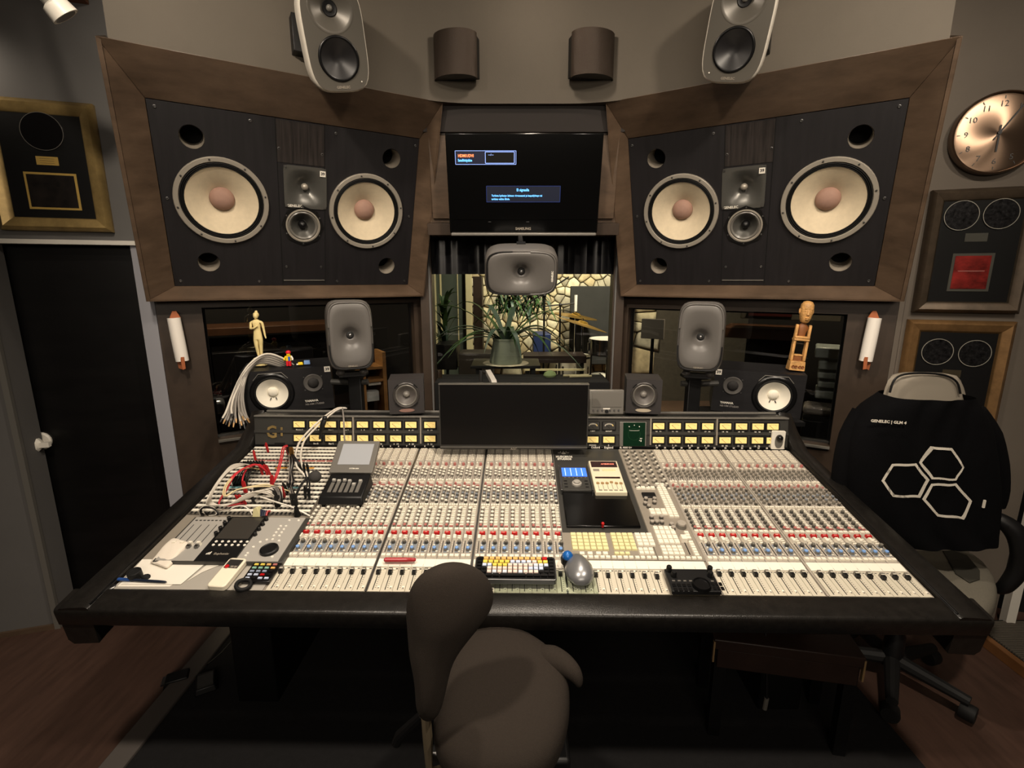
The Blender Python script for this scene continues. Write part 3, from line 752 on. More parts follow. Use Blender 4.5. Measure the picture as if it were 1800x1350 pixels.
MB().at(MBR).box(((xl_+xr_)/2, -.002, (yr1[1]+yr2[0])/2-.001), (xr_-xl_, .006, .012)).build('bridge_band', M_bridgeg if False else M_bridge, console)
mw = .060
mbz = MB(); mbz.use(M_void).box((0, -.002, 0), (mw, .008, .037))
ME_bez = mbz.mesh('vu_meter', smooth=0)
md = MB(); md.use(M_dial).box((0, -.0075, .001), (.048, .002, .026)); 
for k in range(7):
    a = math.radians(50-k*16.6); md.use(mat('dial_print', '#a58c50', .6)).box((.018*math.sin(a)*1.1, -.0088, .001+.012*math.cos(a)-.004), (.0012, .0006, .0035))
ME_dial = md.mesh('dial', smooth=0)
ME_need = MB().at(Matrix.Rotation(math.radians(-48), 4, 'Y')).box((0, -.0092, .010), (.0010, .0006, .024)).mesh('needle', M_void, smooth=0)
md2 = MB(); md2.use(M_bridge).box((0, -.0075, .001), (.052, .002, .032))
for k in range(9):
    a = math.radians(56-k*14); md2.use(M_btn if k < 7 else M_dial).box((-.020*math.sin(a)*1.05, -.0088, -.007+.017*math.cos(a)), (.002, .0006, .006))
ME_dial2 = md2.mesh('dial', smooth=0)
def meter(x, z, dark=False, lab=None):
    o = link('vu_meter', ME_bez, console, MBR @ T((x, 0, z)))
    link('dial', ME_dial2 if dark else ME_dial, o)
    link('needle', ME_need, o, T((.002, 0, -.009)))
    if lab: text('meter_label', lab, .0095, M_white, console, MBR @ T((x, -.0035, z-.0245)) @ FACE, bold=.0003)
z1 = (yr1[0]+yr1[1])/2; z2 = (yr2[0]+yr2[1])/2
xs4 = [bp(527, 746)[0], bp(555, 746)[0], bp(582, 746)[0], bp(609, 746)[0]]
cols = [(x, a, b) for x, a, b in zip(xs4, ('Stereo L', 'Stereo R', 'Bus 1', 'Bus 2'), ('Bus A', 'Bus B', 'Bus C', 'Bus D'))]
n_ = 1
for px_ in (638, 667, 696, 723, 756):
    cols.append((bp(px_, 746)[0], '%d   %d' % (n_, n_+8), '%d   %d' % (n_, n_+16))); n_ += 1
for x, a, b in cols: meter(x, z1, False, a); meter(x, z2, False, b)
for px_ in (1157, 1186, 1214, 1243, 1274, 1302, 1331, 1357):
    x = bp(px_, 750)[0]; meter(x, z1, False, '%d   %d' % (n_+8, n_+16)); meter(x, z2, False, '%d   %d' % (n_, n_+24)); n_ += 1
for px_, l1, l2 in ((1042, 'LEFT', 'MONO'), (1070, 'RIGHT', '0')):
    x = bp(px_, 750)[0]; meter(x, z1, True, l1); meter(x, z2, False, l2)
for px_ in (622, 740, 1143, 1259):
    MB().at(MBR).box((bp(px_, 760)[0], -.004, ztopb/2+.005), (.006, .010, ztopb-.02)).build('bridge_divider', M_panelg, console)
# phase scope
xa, za = bp(1094, 783); xb, zb_ = bp(1133, 742)
so = MB().at(MBR).box(((xa+xb)/2-.004, -.006, (za+zb_)/2), (xb-xa+.022, .012, zb_-za+.004)).build('phase_scope', M_bridgeg, console, bevel=.002)
MB().at(MBR).box(((xa+xb)/2, -.0125, (za+zb_)/2), (xb-xa, .003, zb_-za)).build('scope_screen', mat('scope_green', '#0f2a1b', .2, emit=.02), so)
MB().at(MBR @ T(((xa+xb)/2, -.0145, (za+zb_)/2)) @ FACE).lathe([(.027, 0), (.027, .0006), (.025, .0006), (.025, 0)], 32, (False, False)).build('scope_ring', mat('scope_ring_green', '#123a22', .3), so)
sc_ = MB().at(MBR); cx_, cz_ = (xa+xb)/2, (za+zb_)/2
for dx, dz, w, h in ((-.022, .034, .004, .004), (0, .040, .003, .004), (.022, .034, .004, .004), (0, .016, .042, .0012), (-.021, .0175, .001, .004), (.021, .0175, .001, .004), (.03, -.018, .010, .003), (.030, -.028, .004, .008), (.024, -.027, .003, .004)):
    sc_.box((cx_+dx, -.0142, cz_+dz), (w, .0008, h))
sc_.build('scope_marks', M_white, so)
text('maker_lettering', 'Solid State Logic  \u00b7  Oxford  \u00b7  England', .013, M_white, console, MBR @ T((bp(1078, 788)[0]-.002, -.0105, zlab*.45)) @ FACE, 'RIGHT', bold=.0003)
text('maker_lettering', 'SL 4000 G+', .011, M_white, console, MBR @ T((bp(1099, 788)[0], -.0105, zlab*.45)) @ FACE, 'CENTER', bold=.0003)
for i, s in enumerate(LEFT+RIGHT):
    text('channel_number', str(i+1), .009, M_white, console, MBR @ T((s, -.0105, zlab*.5)) @ FACE, bold=.0003)
gx, gz = bp(486, 760)
text('logo', 'G+', .075, M_gold, console, MBR @ T((gx, -.0035, gz)) @ FACE, bold=.002, sx=.9)
MB().at(MBR).box((bp(492, 779)[0], -.001, bp(492, 779)[1]), (.045, .004, .004)).build('label_slot', M_void, console)
# shelf behind the bridge that carries the small loudspeakers
for x in (-1.12, 1.12):
    MB().box((x, .76, .980), (.46, .30, .02)).build('rear_shelf', M_black, console)
    MB().box((x, .68, .86), (.06, .2, .23)).build('shelf_bracket', M_black, console)
# ------------------------------------------------------------------ things on the console
def onc(px, py, h=0., yaw=0.):
    s, t = cp(px, py, h); return MC @ T((s, t, h)) @ Matrix.Rotation(math.radians(yaw), 4, 'Z')
def cpt(px, py, h):
    s, t = cp(px, py, h); return MC @ Vector((s, t, h))
# acrylic sheet over the faders
(sa, ta), (sb, tb) = cp(868, 1040, .019), cp(1046, 1003, .019)
t = thing('acrylic_sheet', 'clear acrylic sheet over the faders under the colourful keyboard', 'plastic sheet', MC @ T(((sa+sb)/2, (ta+tb)/2, .0155)))
MB().box((0, 0, .002), (sb-sa, tb-ta, .004)).build('sheet', M_acryl, t, bevel=.001)
for x in (-1, 1):
    for y in (-1, 1): MB().box((x*(sb-sa)*.485, y*(tb-ta)*.46, -.008), (.006, .006, .0155)).build('foot', M_acryl, t)
# keyboard
HK = .0265
pts = [Vector(cp(*q, HK+.016)) for q in ((838, 977), (975, 977), (830, 1016), (980, 1018))]
kw = ((pts[1]-pts[0]).length+(pts[3]-pts[2]).length)/2; kh = ((pts[0]-pts[2]).length+(pts[1]-pts[3]).length)/2; kc = sum(pts, Vector((0, 0)))/4
t = thing('keyboard', 'compact black keyboard with yellow, blue and pink shortcut keys', 'keyboard', MC @ T((kc.x, kc.y, HK)))
MB().prism(rrect(kw, kh, .008), -.006, .012).build('case', M_steel, t, bevel=.002)
MB().prism(rrect(kw-.006, kh-.006, .006), .0105, .0135).build('key_bed', M_void, t)
kc_ = {'k': M_satin, 'o': mat('key_orange', '#e3b26a', .45), 'y': mat('key_yellow', '#e8cf5a', .45), 'w': mat('key_pale', '#dfe3ea', .45), 'b': mat('key_paleblue', '#c7d3ea', .45), 'p': mat('key_pink', '#ead2c6', .45), 'r': M_red}
rowsk = ['koooooooooork', 'kyyyyybbbwpyyk', 'kbbyyypppppwwbk', 'kkppppppppbbbkk', 'kkpwpwppwpppkkk']
kwid = kw-.012; rh = (kh-.012)/6
for j, rw in enumerate(rowsk):
    n = len(rw); dx = kwid/n
    for i, ch in enumerate(rw):
        MB().box((-kwid/2+dx*(i+.5), kh/2-.006-rh*(j+.5), .0165), (dx-.0022, rh-.0022, .006), .88, .86).build('key', kc_[ch], t, smooth=0)
xk = -kwid/2
for w in (.12, .09, .09, .34, .09, .09, .09, .09):
    MB().box((xk+w*kwid/2, -kh/2+.006+rh/2, .0165), (w*kwid-.0022, rh-.0022, .006), .95, .86).build('key', M_satin, t, smooth=0); xk += w*kwid
# trackball
t = thing('trackball_mouse', 'silver grey trackball mouse with a shiny blue ball, right of the keyboard', 'trackball', onc(1017, 1004, .0195, 8) @ T((0, 0, 0)))
rg = []
for z, a, b, cx in ((0, .040, .058, 0), (.008, .042, .060, 0), (.020, .037, .054, .001), (.030, .026, .040, .004), (.036, .013, .022, .006), (.0375, .003, .005, .007)):
    rg.append([(cx+p[0]*(1-.35*(p[2]/b if p[2] > 0 else 0)), p[2], z) for p in sring(a, b, 2.3, 28, 0)])
MB().loft(rg).build('body', mat('silver_shell', '#8f9092', .3, .6), t, smooth=70)
MB().at(T((-.024, .042, .014))).lathe([(.020, -.014), (.021, 0), (.019, .006)], 20).build('ball_socket', M_black, t)
MB().ball((-.024, .042, .021), .0170, 24, 14).build('ball', mat('glossy_blue', '#1c63b4', .12, .2, coat=.6), t)
# red marker pen
a, b = cpt(675, 984, .014), cpt(731, 984, .014)
t = tag(MB().tube([a, a+(b-a)*.04, a+(b-a)*.7, b-(b-a)*.04, b], [.004, .007, .007, .006, .003], 10).build('marker_pen', mat('red_marker', '#a3222a', .35)), 'red marker pen lying across the white buttons of the console', 'pen')
# jog wheel controller
pts = [Vector(cp(*q, .02)) for q in ((1163, 1003), (1246, 1003), (1186, 1043), (1272, 1043))]
c = sum(pts, Vector((0, 0)))/4; w = ((pts[1]-pts[0]).length+(pts[3]-pts[2]).length)/2; h = abs(pts[0].y-pts[2].y)
t = thing('jog_controller', 'small black transport controller with a round jog wheel on the right hand faders', 'controller', MC @ T((c.x, c.y, .0145)))
MB().prism(rrect(w, h, .004), 0, .012).build('body', M_black, t, bevel=.0015)
MB().at(T((.018, -h*.26, .012))).lathe([(.026, 0), (.026, .004), (.0235, .010), (.022, .010), (.020, .006), (.001, .005)], 36).build('jog_wheel', M_satin, t)
for x in (-w*.42, -w*.36, w*.40, w*.44):
    y = h*(.40 if abs(x) > w*.41 else .16)
    MB().at(T((x, y, .012))).lathe([(.008, 0), (.0075, .016), (.006, .018)], 14).build('encoder', M_black, t)
for i in range(6):
    MB().box((-.055+i*.016+(.03 if i > 3 else 0), -h*.06, .0125), (.008, .004, .003)).build('key', M_screeng, t)
for i in range(4):
    for j in range(2): MB().box((.056+i*.0, 0, 0), (.0001, .0001, .0001)) if False else None
for i in range(8): MB().box((-.058+(i % 4)*.014, -h*.25-(i//4)*.016, .0125), (.010, .011, .003)).build('key', M_satin, t)
for i in range(6): MB().box((.052+(i % 3)*.011, -h*.18-(i//3)*.016, .0125), (.008, .011, .003)).build('key', M_satin, t)
# red head pin on the display edge
t = tag(MB().at(MC @ T((*cp(1059, 930), .0085))).lathe([(.004, 0), (.004, .010)], 10).ball((0, 0, .014), .0058, 12, 8).build('joystick_knob', M_red), 'tiny red knob standing at the lower edge of the black display in the console', 'knob')
# reverb remote with blue display
(s1, t1), (s2, t2) = cp(986, 864, .012), cp(1034, 824, .012)
t = thing('effects_remote', 'dark remote control unit with a blue lit display and a silver dial', 'remote control', MC @ T(((s1+s2)/2, (t1+t2)/2, .0025)))
w, h = s2-s1-.012, t2-t1
MB().box((0, 0, .008), (w, h, .016)).build('body', M_bridge, t, bevel=.0015)
for x in (-1, 1): MB().box((x*(w/2+.003), 0, .011), (.006, h+.01, .022)).build('side_rail', M_steel, t, bevel=.001)
MB().box((0, h*.27, .0165), (w*.88, h*.38, .002)).build('display', mat('blue_lcd', '#3b6fe0', .4, emit=.9, emit_col='#3f74ff'), t)
for i in range(4): MB().box((-w*.32+i*w*.2, h*.27, .0178), (w*.02, h*.34, .0006)).build('display_line', mat('lcd_light', '#bcd6ff', .4, emit=1.2), t)
MB().at(T((.002, -h*.24, .016))).lathe([(.019, 0), (.018, .006), (.0125, .007), (.012, .013), (.009, .014)], 24).build('dial', mat('satin_silver', '#b9b5ad', .35, .3), t, smooth=30)
for i in range(6): MB().at(T((-w*.36+i*w*.145, h*.02, .016))).lathe([(.003, 0), (.003, .002)], 8).build('key', M_screeng, t)
for i in range(6): MB().box((-w*.36 if i % 2 else w*.36, -h*.12-.02*(i//2), .0165), (.012, .006, .002)).build('key', M_black, t)
# beige reverb remote
q = [Vector(cp(*p, .03)) for p in ((1036, 808), (1086, 808), (1044, 864), (1103, 864))]
c = sum(q, Vector((0, 0)))/4; w = ((q[1]-q[0]).length+(q[3]-q[2]).length)/2; h = abs(q[0].y-q[2].y)
M_beige = mat('beige_plastic', '#e6dcc0', .45)
t = thing('reverb_remote', 'cream coloured remote control box with a dark red display and small sliders', 'remote control', MC @ T((c.x, c.y, .0025)))
MB().box((0, 0, .012), (w, h, .024), .97, .98).build('body', M_beige, t, bevel=.003)
M_dred = mat('dark_red_display', '#2a0b0c', .2)
MB().box((0, h*.36, .0245), (w*.86, h*.19, .002)).build('display', M_dred, t)
text('display_text', 'AMBIENCE', .011, mat('red_led', '#ff8a70', .5, emit=1.2), t, T((w*.12, h*.36, .026)))
MB().box((0, -h*.07, .0245), (w*.80, h*.045, .0015)).build('meter_strip', M_dred, t)
for i in range(8): MB().box((-w*.08+i*w*.055, h*.17, .0248), (w*.035, h*.06, .0025)).build('key', M_cream, t)
MB().box((-w*.30, h*.17, .0245), (w*.2, h*.07, .001)).build('keypad_label', M_panelg, t)
for i in range(6):
    x = -w*.36+i*w*.145
    MB().box((x, -h*.30, .0242), (.002, h*.22, .0006)).build('slider_slot', M_panelg, t)
    MB().box((x, -h*(.25-.03*(i == 3)), .0262), (w*.09, h*.035, .005)).build('slider_cap', mat('brown_slider', '#a9885c', .45), t)
for i in range(5): MB().box((-w*.33+i*w*.16, -h*.44, .0245), (w*.11, h*.03, .001)).build('key_print', M_panelg, t)

# touch-screen control surface in the left tray
q = [Vector(cp(*p, .02)) for p in ((340, 908), (545, 908), (266, 986), (497, 984))]
w = ((q[1]-q[0]).length+(q[3]-q[2]).length)/2; h = abs(q[0].y-q[2].y); c = sum(q, Vector((0, 0)))/4
M_sil = mat('silver_face', '#b5b1aa', .38, .2)
t = thing('control_surface', 'silver and black touch screen controller with a jog wheel and four faders at left', 'controller', MC @ T((c.x, c.y, .0015)))
MB().box((0, 0, .007), (w, h, .014)).build('body', M_bridge, t, bevel=.002)
MB().box((-w*.32, 0, .0145), (w*.32, h*.98, .003)).build('fader_face', M_sil, t)
MB().box((w*.30, 0, .0145), (w*.33, h*.98, .003)).build('key_face', M_sil, t)
MB().box((-.012, 0, .0148), (w*.30, h*1.0, .003)).build('centre_face', M_black, t)
MB().box((-.010, h*.22, .0166), (w*.27, h*.50, .0015)).build('touch_screen', mat('touch_screen_glass', '#3a3733', .2), t)
for i in range(4):
    x = -w*.44+i*w*.065
    MB().box((x, h*.02, .0162), (.002, h*.55, .001)).build('fader_slot', M_void, t)
    cap = MB(); cap.use(M_btn).box((x, -h*.20+.008, .022), (.012, .010, .012), .9, .8).use(M_steel).box((x, -h*.20-.004, .020), (.012, .012, .009), .9, .8); cap.build('fader_cap', None, t, smooth=0)
    MB().at(T((-w*.175, h*(.42-.12*i), .016))).lathe([(.0065, 0), (.006, .012), (.005, .013)], 14).build('encoder', M_black, t)
    MB().at(T((w*.145, h*(.42-.12*i), .016))).lathe([(.0065, 0), (.006, .012), (.005, .013)], 14).build('encoder', M_black, t)
for i in range(8): MB().box((-w*.45+i*w*.034, h*.40, .0165), (w*.018, .004, .002)).build('key', M_bridge, t)
for j in range(2):
    for i in range(6): MB().at(T((-.052+i*.020, -h*(.09+.075*j), .0165))).lathe([(.0048, 0), (.004, .0018)], 10).build('soft_key', M_white, t)
MB().at(T((w*.345, -h*.27, .016))).lathe([(.028, 0), (.027, .008), (.023, .010), (.021, .008), (.001, .007)], 36).build('jog_wheel', M_black, t)
kk = MB().lathe([(.0042, 0), (.0038, .0018)], 10).mesh('key', M_white)
for (x, y) in [(.20, -.20), (.225, -.09), (.265, -.04), (.31, -.03), (.37, -.06), (.19, -.33), (.19, -.38), (.40, -.40)]+[(.30+.045*(i % 2), .28-.075*(i//2)) for i in range(8)]+[(.34, .42), (.42, .42)]:
    link('key', kk, t, T((w*x, h*y, .016)))
text('lettering', 'Euphonix', .0125, M_panelg, t, T((-.004, -h*.35, .0166)), bold=.0003)
for i in range(4): MB().box((-.050+i*.0035, -h*.352+i*.0012, .0166), (.0022, .006+.0024*i, .0006)).build('logo_bar', M_white, t)

# loose things in the left tray
def sheet(name, lab, pxs, h, m, th=.0006, cat='paper', curl=0.):
    pts = [cpt(*p, h) for p in pxs]; n = MC.col[2].to_3d()
    o = MB().hexa([p-n*th for p in pts], pts).build(name, m); return tag(o, lab, cat)
M_paper = mat('white_paper', '#efe9dc', .7)
sheet('paper_sheet', 'white sheet of paper lying under the top sheet in the console tray', ((206, 1031), (298, 1031), (365, 987), (250, 987)), .0012, M_paper)
sheet('paper_sheet', 'topmost white sheet of paper with the blue pen on it', ((213, 1027), (318, 1027), (370, 983), (250, 983)), .0030, M_paper)
sheet('paper_note', 'small printed slip of paper beside the white sheets', ((328, 1022), (355, 1006), (400, 987), (372, 986)), .0020, mat('slip_paper', '#ddd8cb', .7))
# folded cloth
t = MB(); n = MC.col[2].to_3d(); rows_ = []
L = [(260, 984, 291, 995), (272, 973, 303, 984), (284, 962, 315, 973), (295, 953, 326, 963), (304, 944, 337, 954)]
top = []; 
for j, (xa, ya, xb, yb) in enumerate(L):
    A, B = Vector(cp(xa, ya, .02)), Vector(cp(xb, yb, .02)); r = []
    for i in range(9):
        u = i/8; p = A.lerp(B, u); z = .003+.006*max(0, math.sin(PI*u))**.5*(.6+.4*math.sin(j*2.4+i*1.9))+(.004, .007, .0165, .017, .0165)[j]; r.append((p.x, p.y, z+.004))
    top.append(r)
vs = [p for r in top for p in r]+[(p[0], p[1], .0035) for r in top for p in r]; nn = len(top)*9; fs = []
for j in range(len(top)-1):
    for i in range(8):
        a = j*9+i; fs.append((a, a+1, a+10, a+9)); fs.append((nn+a+9, nn+a+10, nn+a+1, nn+a))
per = [i for i in range(9)]+[9*j+8 for j in range(1, len(top))]+[9*(len(top)-1)+i for i in range(7, -1, -1)]+[9*j for j in range(len(top)-2, 0, -1)]
for k in range(len(per)):
    a, b = per[k], per[(k+1) % len(per)]; fs.append((a, nn+a, nn+b, b))
t.at(MC).add(vs, fs); tag(t.build('folded_cloth', mat('white_cloth', '#e9dfd0', .9, bump=.3, bscale=500), smooth=80, subsurf=1), 'crumpled white cloth folded over the corner of the silver controller', 'cloth')
a, b = cpt(208, 1018, .0085), cpt(293, 1023, .0085); d = b-a
t = thing('ballpoint_pen', 'blue ballpoint pen lying on the paper at the left end of the console', 'pen', T(a))
MB().tube([d*0, d*.25], .0048, 10).build('pen_cap', mat('blue_cap', '#2a4c8c', .35), t); MB().tube([d*.25, d*.85, d*.97, d], [.004, .004, .003, .001], 10).build('barrel', mat('navy_barrel', '#1d2433', .3), t)
tag(MB().at(onc(239, 1015, .0035)).lathe([(.018, 0), (.0185, .002), (.0185, .022), (.017, .024), (.015, .024), (.014, .021), (.001, .021)], 24).build('lens_cap', M_rubber), 'round black lid standing on the white paper next to the blue pen', 'lid')
tag(MB().at(onc(257, 1016, .0035, 20)).loft([[(p[0], p[2], z) for p in sring(a_, a_*.8, 2.3, 16, 0)] for z, a_ in ((0, .011), (.004, .012), (.009, .009), (.011, .004))]).build('eraser', M_rubber), 'small black rubber blob beside the round lid', 'knob')
tag(MB().at(onc(196, 1032, .001)).lathe([(.010, 0), (.011, .002), (.009, .004), (.006, .004), (.006, .001)], 18).build('steel_washer', M_steel), 'small metal ring at the far left corner of the console tray', 'ring')
def torus(R, r, n=28, k=10):
    m = MB(); rings = []
    for i in range(n+1):
        a = 2*PI*i/n; rings.append([((R+r*math.cos(2*PI*j/k))*math.cos(a), (R+r*math.cos(2*PI*j/k))*math.sin(a), r*1.3*math.sin(2*PI*j/k)) for j in range(k)])
    return m.loft(rings, (False, False))
m_ = torus(.019, .0055); Mx = onc(428, 1028, .011, 0) @ Matrix.Rotation(math.radians(12), 4, 'Y'); 
tag(link('tape_ring', m_.mesh('tape_ring', M_rubber, 80), None, Mx), 'black rubber ring lying in front of the dark button remote', 'ring')
# air conditioner remote
a, b = Vector(cp(420, 981, .02)), Vector(cp(378, 1031, .02)); d = a-b; yw = math.degrees(math.atan2(d.y, d.x))-90; L_ = d.length
t = thing('climate_remote', 'long white remote control with a grey screen and one red button', 'remote control', MC @ T((*((a+b)/2), .0032)) @ Matrix.Rotation(math.radians(yw), 4, 'Z'))
MB().prism(rrect(.055, L_, .010), 0, .018).build('body', mat('ivory_plastic', '#efe6d0', .4), t, bevel=.003)
MB().box((0, L_*.27, .0185), (.042, L_*.30, .002)).build('screen_panel', M_bridge, t)
MB().box((0, L_*.31, .0198), (.034, L_*.17, .001)).build('screen', M_screeng if False else mat('lcd_dark', '#2f2f2d', .2), t)
MB().at(T((-.012, L_*.155, .0195))).lathe([(.0065, 0), (.006, .003)], 12).build('red_key', M_red, t)
for i in range(2): MB().box((.004+i*.011, L_*.155, .0200), (.008, .006, .002)).build('key', M_panelg, t)
# dark button remote
q = [Vector(cp(*p, .012)) for p in ((455, 985), (497, 985), (420, 1022), (468, 1024))]; c = sum(q, Vector((0, 0)))/4; w = .083; h = abs(q[0].y-q[2].y)
sh = (q[0].x+q[1].x-q[2].x-q[3].x)/2/h
t = thing('button_remote', 'flat dark remote control with rows of coloured buttons, right of the white remote', 'remote control', MC @ T((c.x, c.y, .0025)))
MB().box((0, 0, .005), (w, h, .010)).build('body', M_satin, t, bevel=.002)
mc_ = [[kc_['y'], kc_['y'], kc_['o'], M_pinkr], [mat('key_mint', '#8ab8a4', .45)]*3+[kc_['o']], [mat('key_greyblue', '#8f9bb0', .45)]*3+[M_black], [kc_['b'], kc_['b'], M_red, M_black], [kc_['b'], M_black, kc_['b'], kc_['b']]]
for j in range(5):
    for i in range(4): MB().box((-w*.34+i*w*.226, h*(.29-.16*j), .0112), (w*.15, h*.075, .003), .9, .9).build('key', mc_[j][i], t, smooth=0)
MB().box((0, h*.43, .0103), (w*.4, h*.03, .0006)).build('print', M_panelg, t)

# desktop screen-and-slider remote on the strips
q = [Vector(cp(*p, .05)) for p in ((578, 832), (655, 832), (563, 862), (640, 866))]
c = sum(q, Vector((0, 0)))/4; w = .165
t = thing('screen_remote', 'black slider remote with a tilted grey touch screen standing over the jack bay', 'remote control', MC @ T((c.x+.004, c.y-.02, .016)))
MB().hexa([(-w/2, -.075, 0), (w/2, -.075, 0), (w/2, .06, 0), (-w/2, .06, 0)], [(-w/2+.006, -.062, .026), (w/2-.006, -.062, .026), (w/2-.006, .06, .044), (-w/2+.006, .06, .044)]).build('base', M_black, t, bevel=.004)
Mb = frame((0, 0, .0355), (1, 0, 0), Vector((0, -.018, .122)).normalized())
for i in range(6):
    x = -.050+i*.020
    MB().at(Mb).box((x, -.014, .0005), (.013, .052, .001)).build('slider_slot', M_bridgeg, t)
    MB().at(Mb).box((x, .022-(.022 if i == 4 else .004*(i % 2)), .004), (.013, .010, .007), .85, .8).build('slider_cap', mat('pale_grey_plastic', '#b5b2aa', .4), t)
Ms = T((0, .060, .046)) @ Matrix.Rotation(math.radians(24), 4, 'X')
MB().at(Ms).prism([(x, y+.075) for x, y in rrect(w, .150, .006)], -.012, .006).build('screen_housing', M_bridgeg, t, bevel=.002)
MB().at(Ms).box((.003, .085, .0065), (w*.74, .098, .0016)).build('screen', mat('grey_lcd', '#a3a6ab', .22), t)
text('lettering', 'SYSTEM 6000', .0065, M_white, t, Ms @ T((.01, .018, .0066)), bold=.0002)
MB().at(Ms).box((0, .075, -.03), (.05, .10, .036)).build('back_support', M_black, t)
for x in (-1, 1):
    for y in (-.06, .05): MB().box((x*.065, y, -.008), (.012, .012, .017)).build('foot', M_rubber, t)

# gooseneck microphone
p0 = cpt(523, 906, 0.001); up = MC.col[2].to_3d()
P = [cpt(523, 906, .001), cpt(521, 892, .02), cpt(519, 880, .05), cpt(525, 860, .085), cpt(537, 843, .105), cpt(547, 838, .11)]
t = thing('gooseneck_microphone', 'black gooseneck microphone with a round foam ball bent over the jack bay', 'microphone', T(p0))
MB().tube([P[0]-p0, P[0]-p0+up*.012, P[0]-p0+up*.035], [.012, .010, .006], 12).build('base', M_black, t)
MB().tube([p-p0 for p in P], .0042, 8, 6).build('gooseneck', M_rubber, t)
MB().ball(tuple(cpt(554, 838, .112)-p0), .0215, 20, 14).build('foam_ball', mat('grey_foam', '#3b3937', .95, bump=.5, bscale=500), t)

# patch cords
M_wc = mat('white_cord', '#c9c2b6', .5); M_rc = mat('red_cord', '#c8323a', .45); M_bc = mat('black_cord', '#151314', .5); M_gc = mat('grey_cord', '#8d8780', .5)
M_plug = mat('plug_black', '#161616', .4); M_plugr = mat('plug_red', '#a51d20', .4); M_brass = mat('brass', '#b08a4a', .3, .9)
def cord(lab, pts, m, r=.0028, grp=None, plug=M_plug, ends=(1, 1)):
    W = [cpt(*p) for p in pts]; o = W[0]
    t = thing('patch_cord', lab, 'cable', T(o), grp)
    MB().tube([p-o for p in W], r, 7, 7).build('cord', m, t, smooth=60)
    for e, (p, q) in zip(ends, ((W[0], W[1]), (W[-1], W[-2]))):
        if e:
            dd = (q-p); dd = dd.normalized() if dd.length else up
            b = (up*.8+dd*.3).normalized(); MB().tube([p-o-b*.006, p-o+b*.004, p-o+b*.034, p-o+b*.042], [.0042, .0052, .0052, .003], 8).build('plug', plug, t)
    return t
NTH = ('first', 'second', 'third', 'fourth', 'fifth', 'sixth', 'seventh')
G1 = 'white patch cords in the jack bay'; l1 = 'pale patch cord looping over the left edge of the jack bay, %s from inside'
for k in range(6):
    d = k*2.4
    cord(l1 % NTH[5-k], [(440-d*.2+k*6, 823, .010), (428-d, 818-k*.5, .07+.004*k), (398-d*.7, 832+k, .10), (372-d*.6, 870+k*1.4, .075), (375-d*.4, 884+k*.7, .045), (400+k*3, 888-k, .03), (440+k*9, 866-k*2, .055), (470+k*5, 868-k, .045), (487+k*1.6, 878+k*.8, .012)], M_wc, .0026, G1)
for k in range(2):
    cord('cream patch cord arching below the red cords, %s of the two' % ('left', 'right')[k], [(455+k*8, 826, .012), (430, 822+k*2, .07), (398+k*3, 850, .08), (394+k*3, 872, .06), (420, 860, .07), (470, 852+k*3, .06), (505+k*8, 864, .012)], mat('cream_cord', '#d8c69a', .5), .0026, 'cream patch cords in the jack bay')
for k in range(2):
    cord('red patch cord sweeping down the left edge of the jack bay, %s loop' % ('inner', 'outer')[k], [(470+k*4, 832, .012), (448, 816+k, .07), (415-k*3, 834, .085), (398-k*2, 862, .06), (385, 885, .03), (400, 889, .02), (425+k*6, 884, .012)], M_rc, .0028, 'long red patch cords', M_plugr)
for k in range(2):
    cord('bright red patch cord curling tightly amid the jack bay, %s loop' % ('outer', 'inner')[k], [(461+k*8, 832, .012), (452+k*5, 817, .06), (434+k, 824, .06), (426, 845, .05), (430+k*3, 863, .012)], M_rc, .0028, 'short red patch cords', M_plugr)
for k in range(2):
    cord('red patch cord in a tall narrow loop near the meters, %s strand' % ('left', 'right')[k], [(477+k*2, 853, .012), (486+k*3, 832, .05), (493+k*3, 806, .06), (497+k*3, 787+k, .06), (503+k*2, 785, .06), (506+k, 797, .02)], M_rc, .0026, 'tall red loops', M_plugr)
cord('short red cord hooked into the topmost left jack row', [(466, 783, .03), (468, 785, .03), (471, 793, .006)], M_rc, .003, None, M_plugr, (0, 1))
cord('lone red plug cord at the upper left corner of the jack bay', [(440, 783, .02), (446, 793, .035), (449, 808, .008)], M_bc, .0016, None, M_plugr, (0, 1))
for k in range(6):
    cord('short dark patch cord beside the red plugs, %s from the left' % NTH[k], [(433+k*3.0, 824+k*.3, .03), (425+k*3.4, 826, .055), (414+k*4.4, 842, .04), (411+k*4.4, 851, .008)], M_bc, .0026, 'short dark patch cords')
for k in range(7):
    cord('%s patch cord in the tight bunch low in the jack bay, %s from the left' % ('grey' if k % 2 else 'black', NTH[k]), [(448+k*2, 868, .008), (462+k*2, 856, .045), (480+k*1.5, 858, .055), (490+k*.6, 875, .04), (485+k*1.1, 888, .008)], M_gc if k % 2 else M_bc, .0027, 'bunched grey patch cords', M_plug)
cord('short red patch plug beside the bunched grey cords', [(487, 860, .03), (495, 862, .035), (500, 872, .008)], M_rc, .003, None, M_plugr, (0, 1))
for k in range(6):
    cord('%s patch cord in the bundle next to the microphone, %s from the left' % ('black' if k % 3 else 'grey', NTH[k]), [(508+k*1.2, 797, .02), (509+k*1.6, 812, .045), (509+k*.8, 830, .03), (507+k*2.0, 845, .05), (509+k*.9, 856, .03), (512+k*1.2, 870, .045), (514+k*1.6, 886, .01)], M_bc if k % 3 else M_gc, .0024, 'black cords by the microphone')
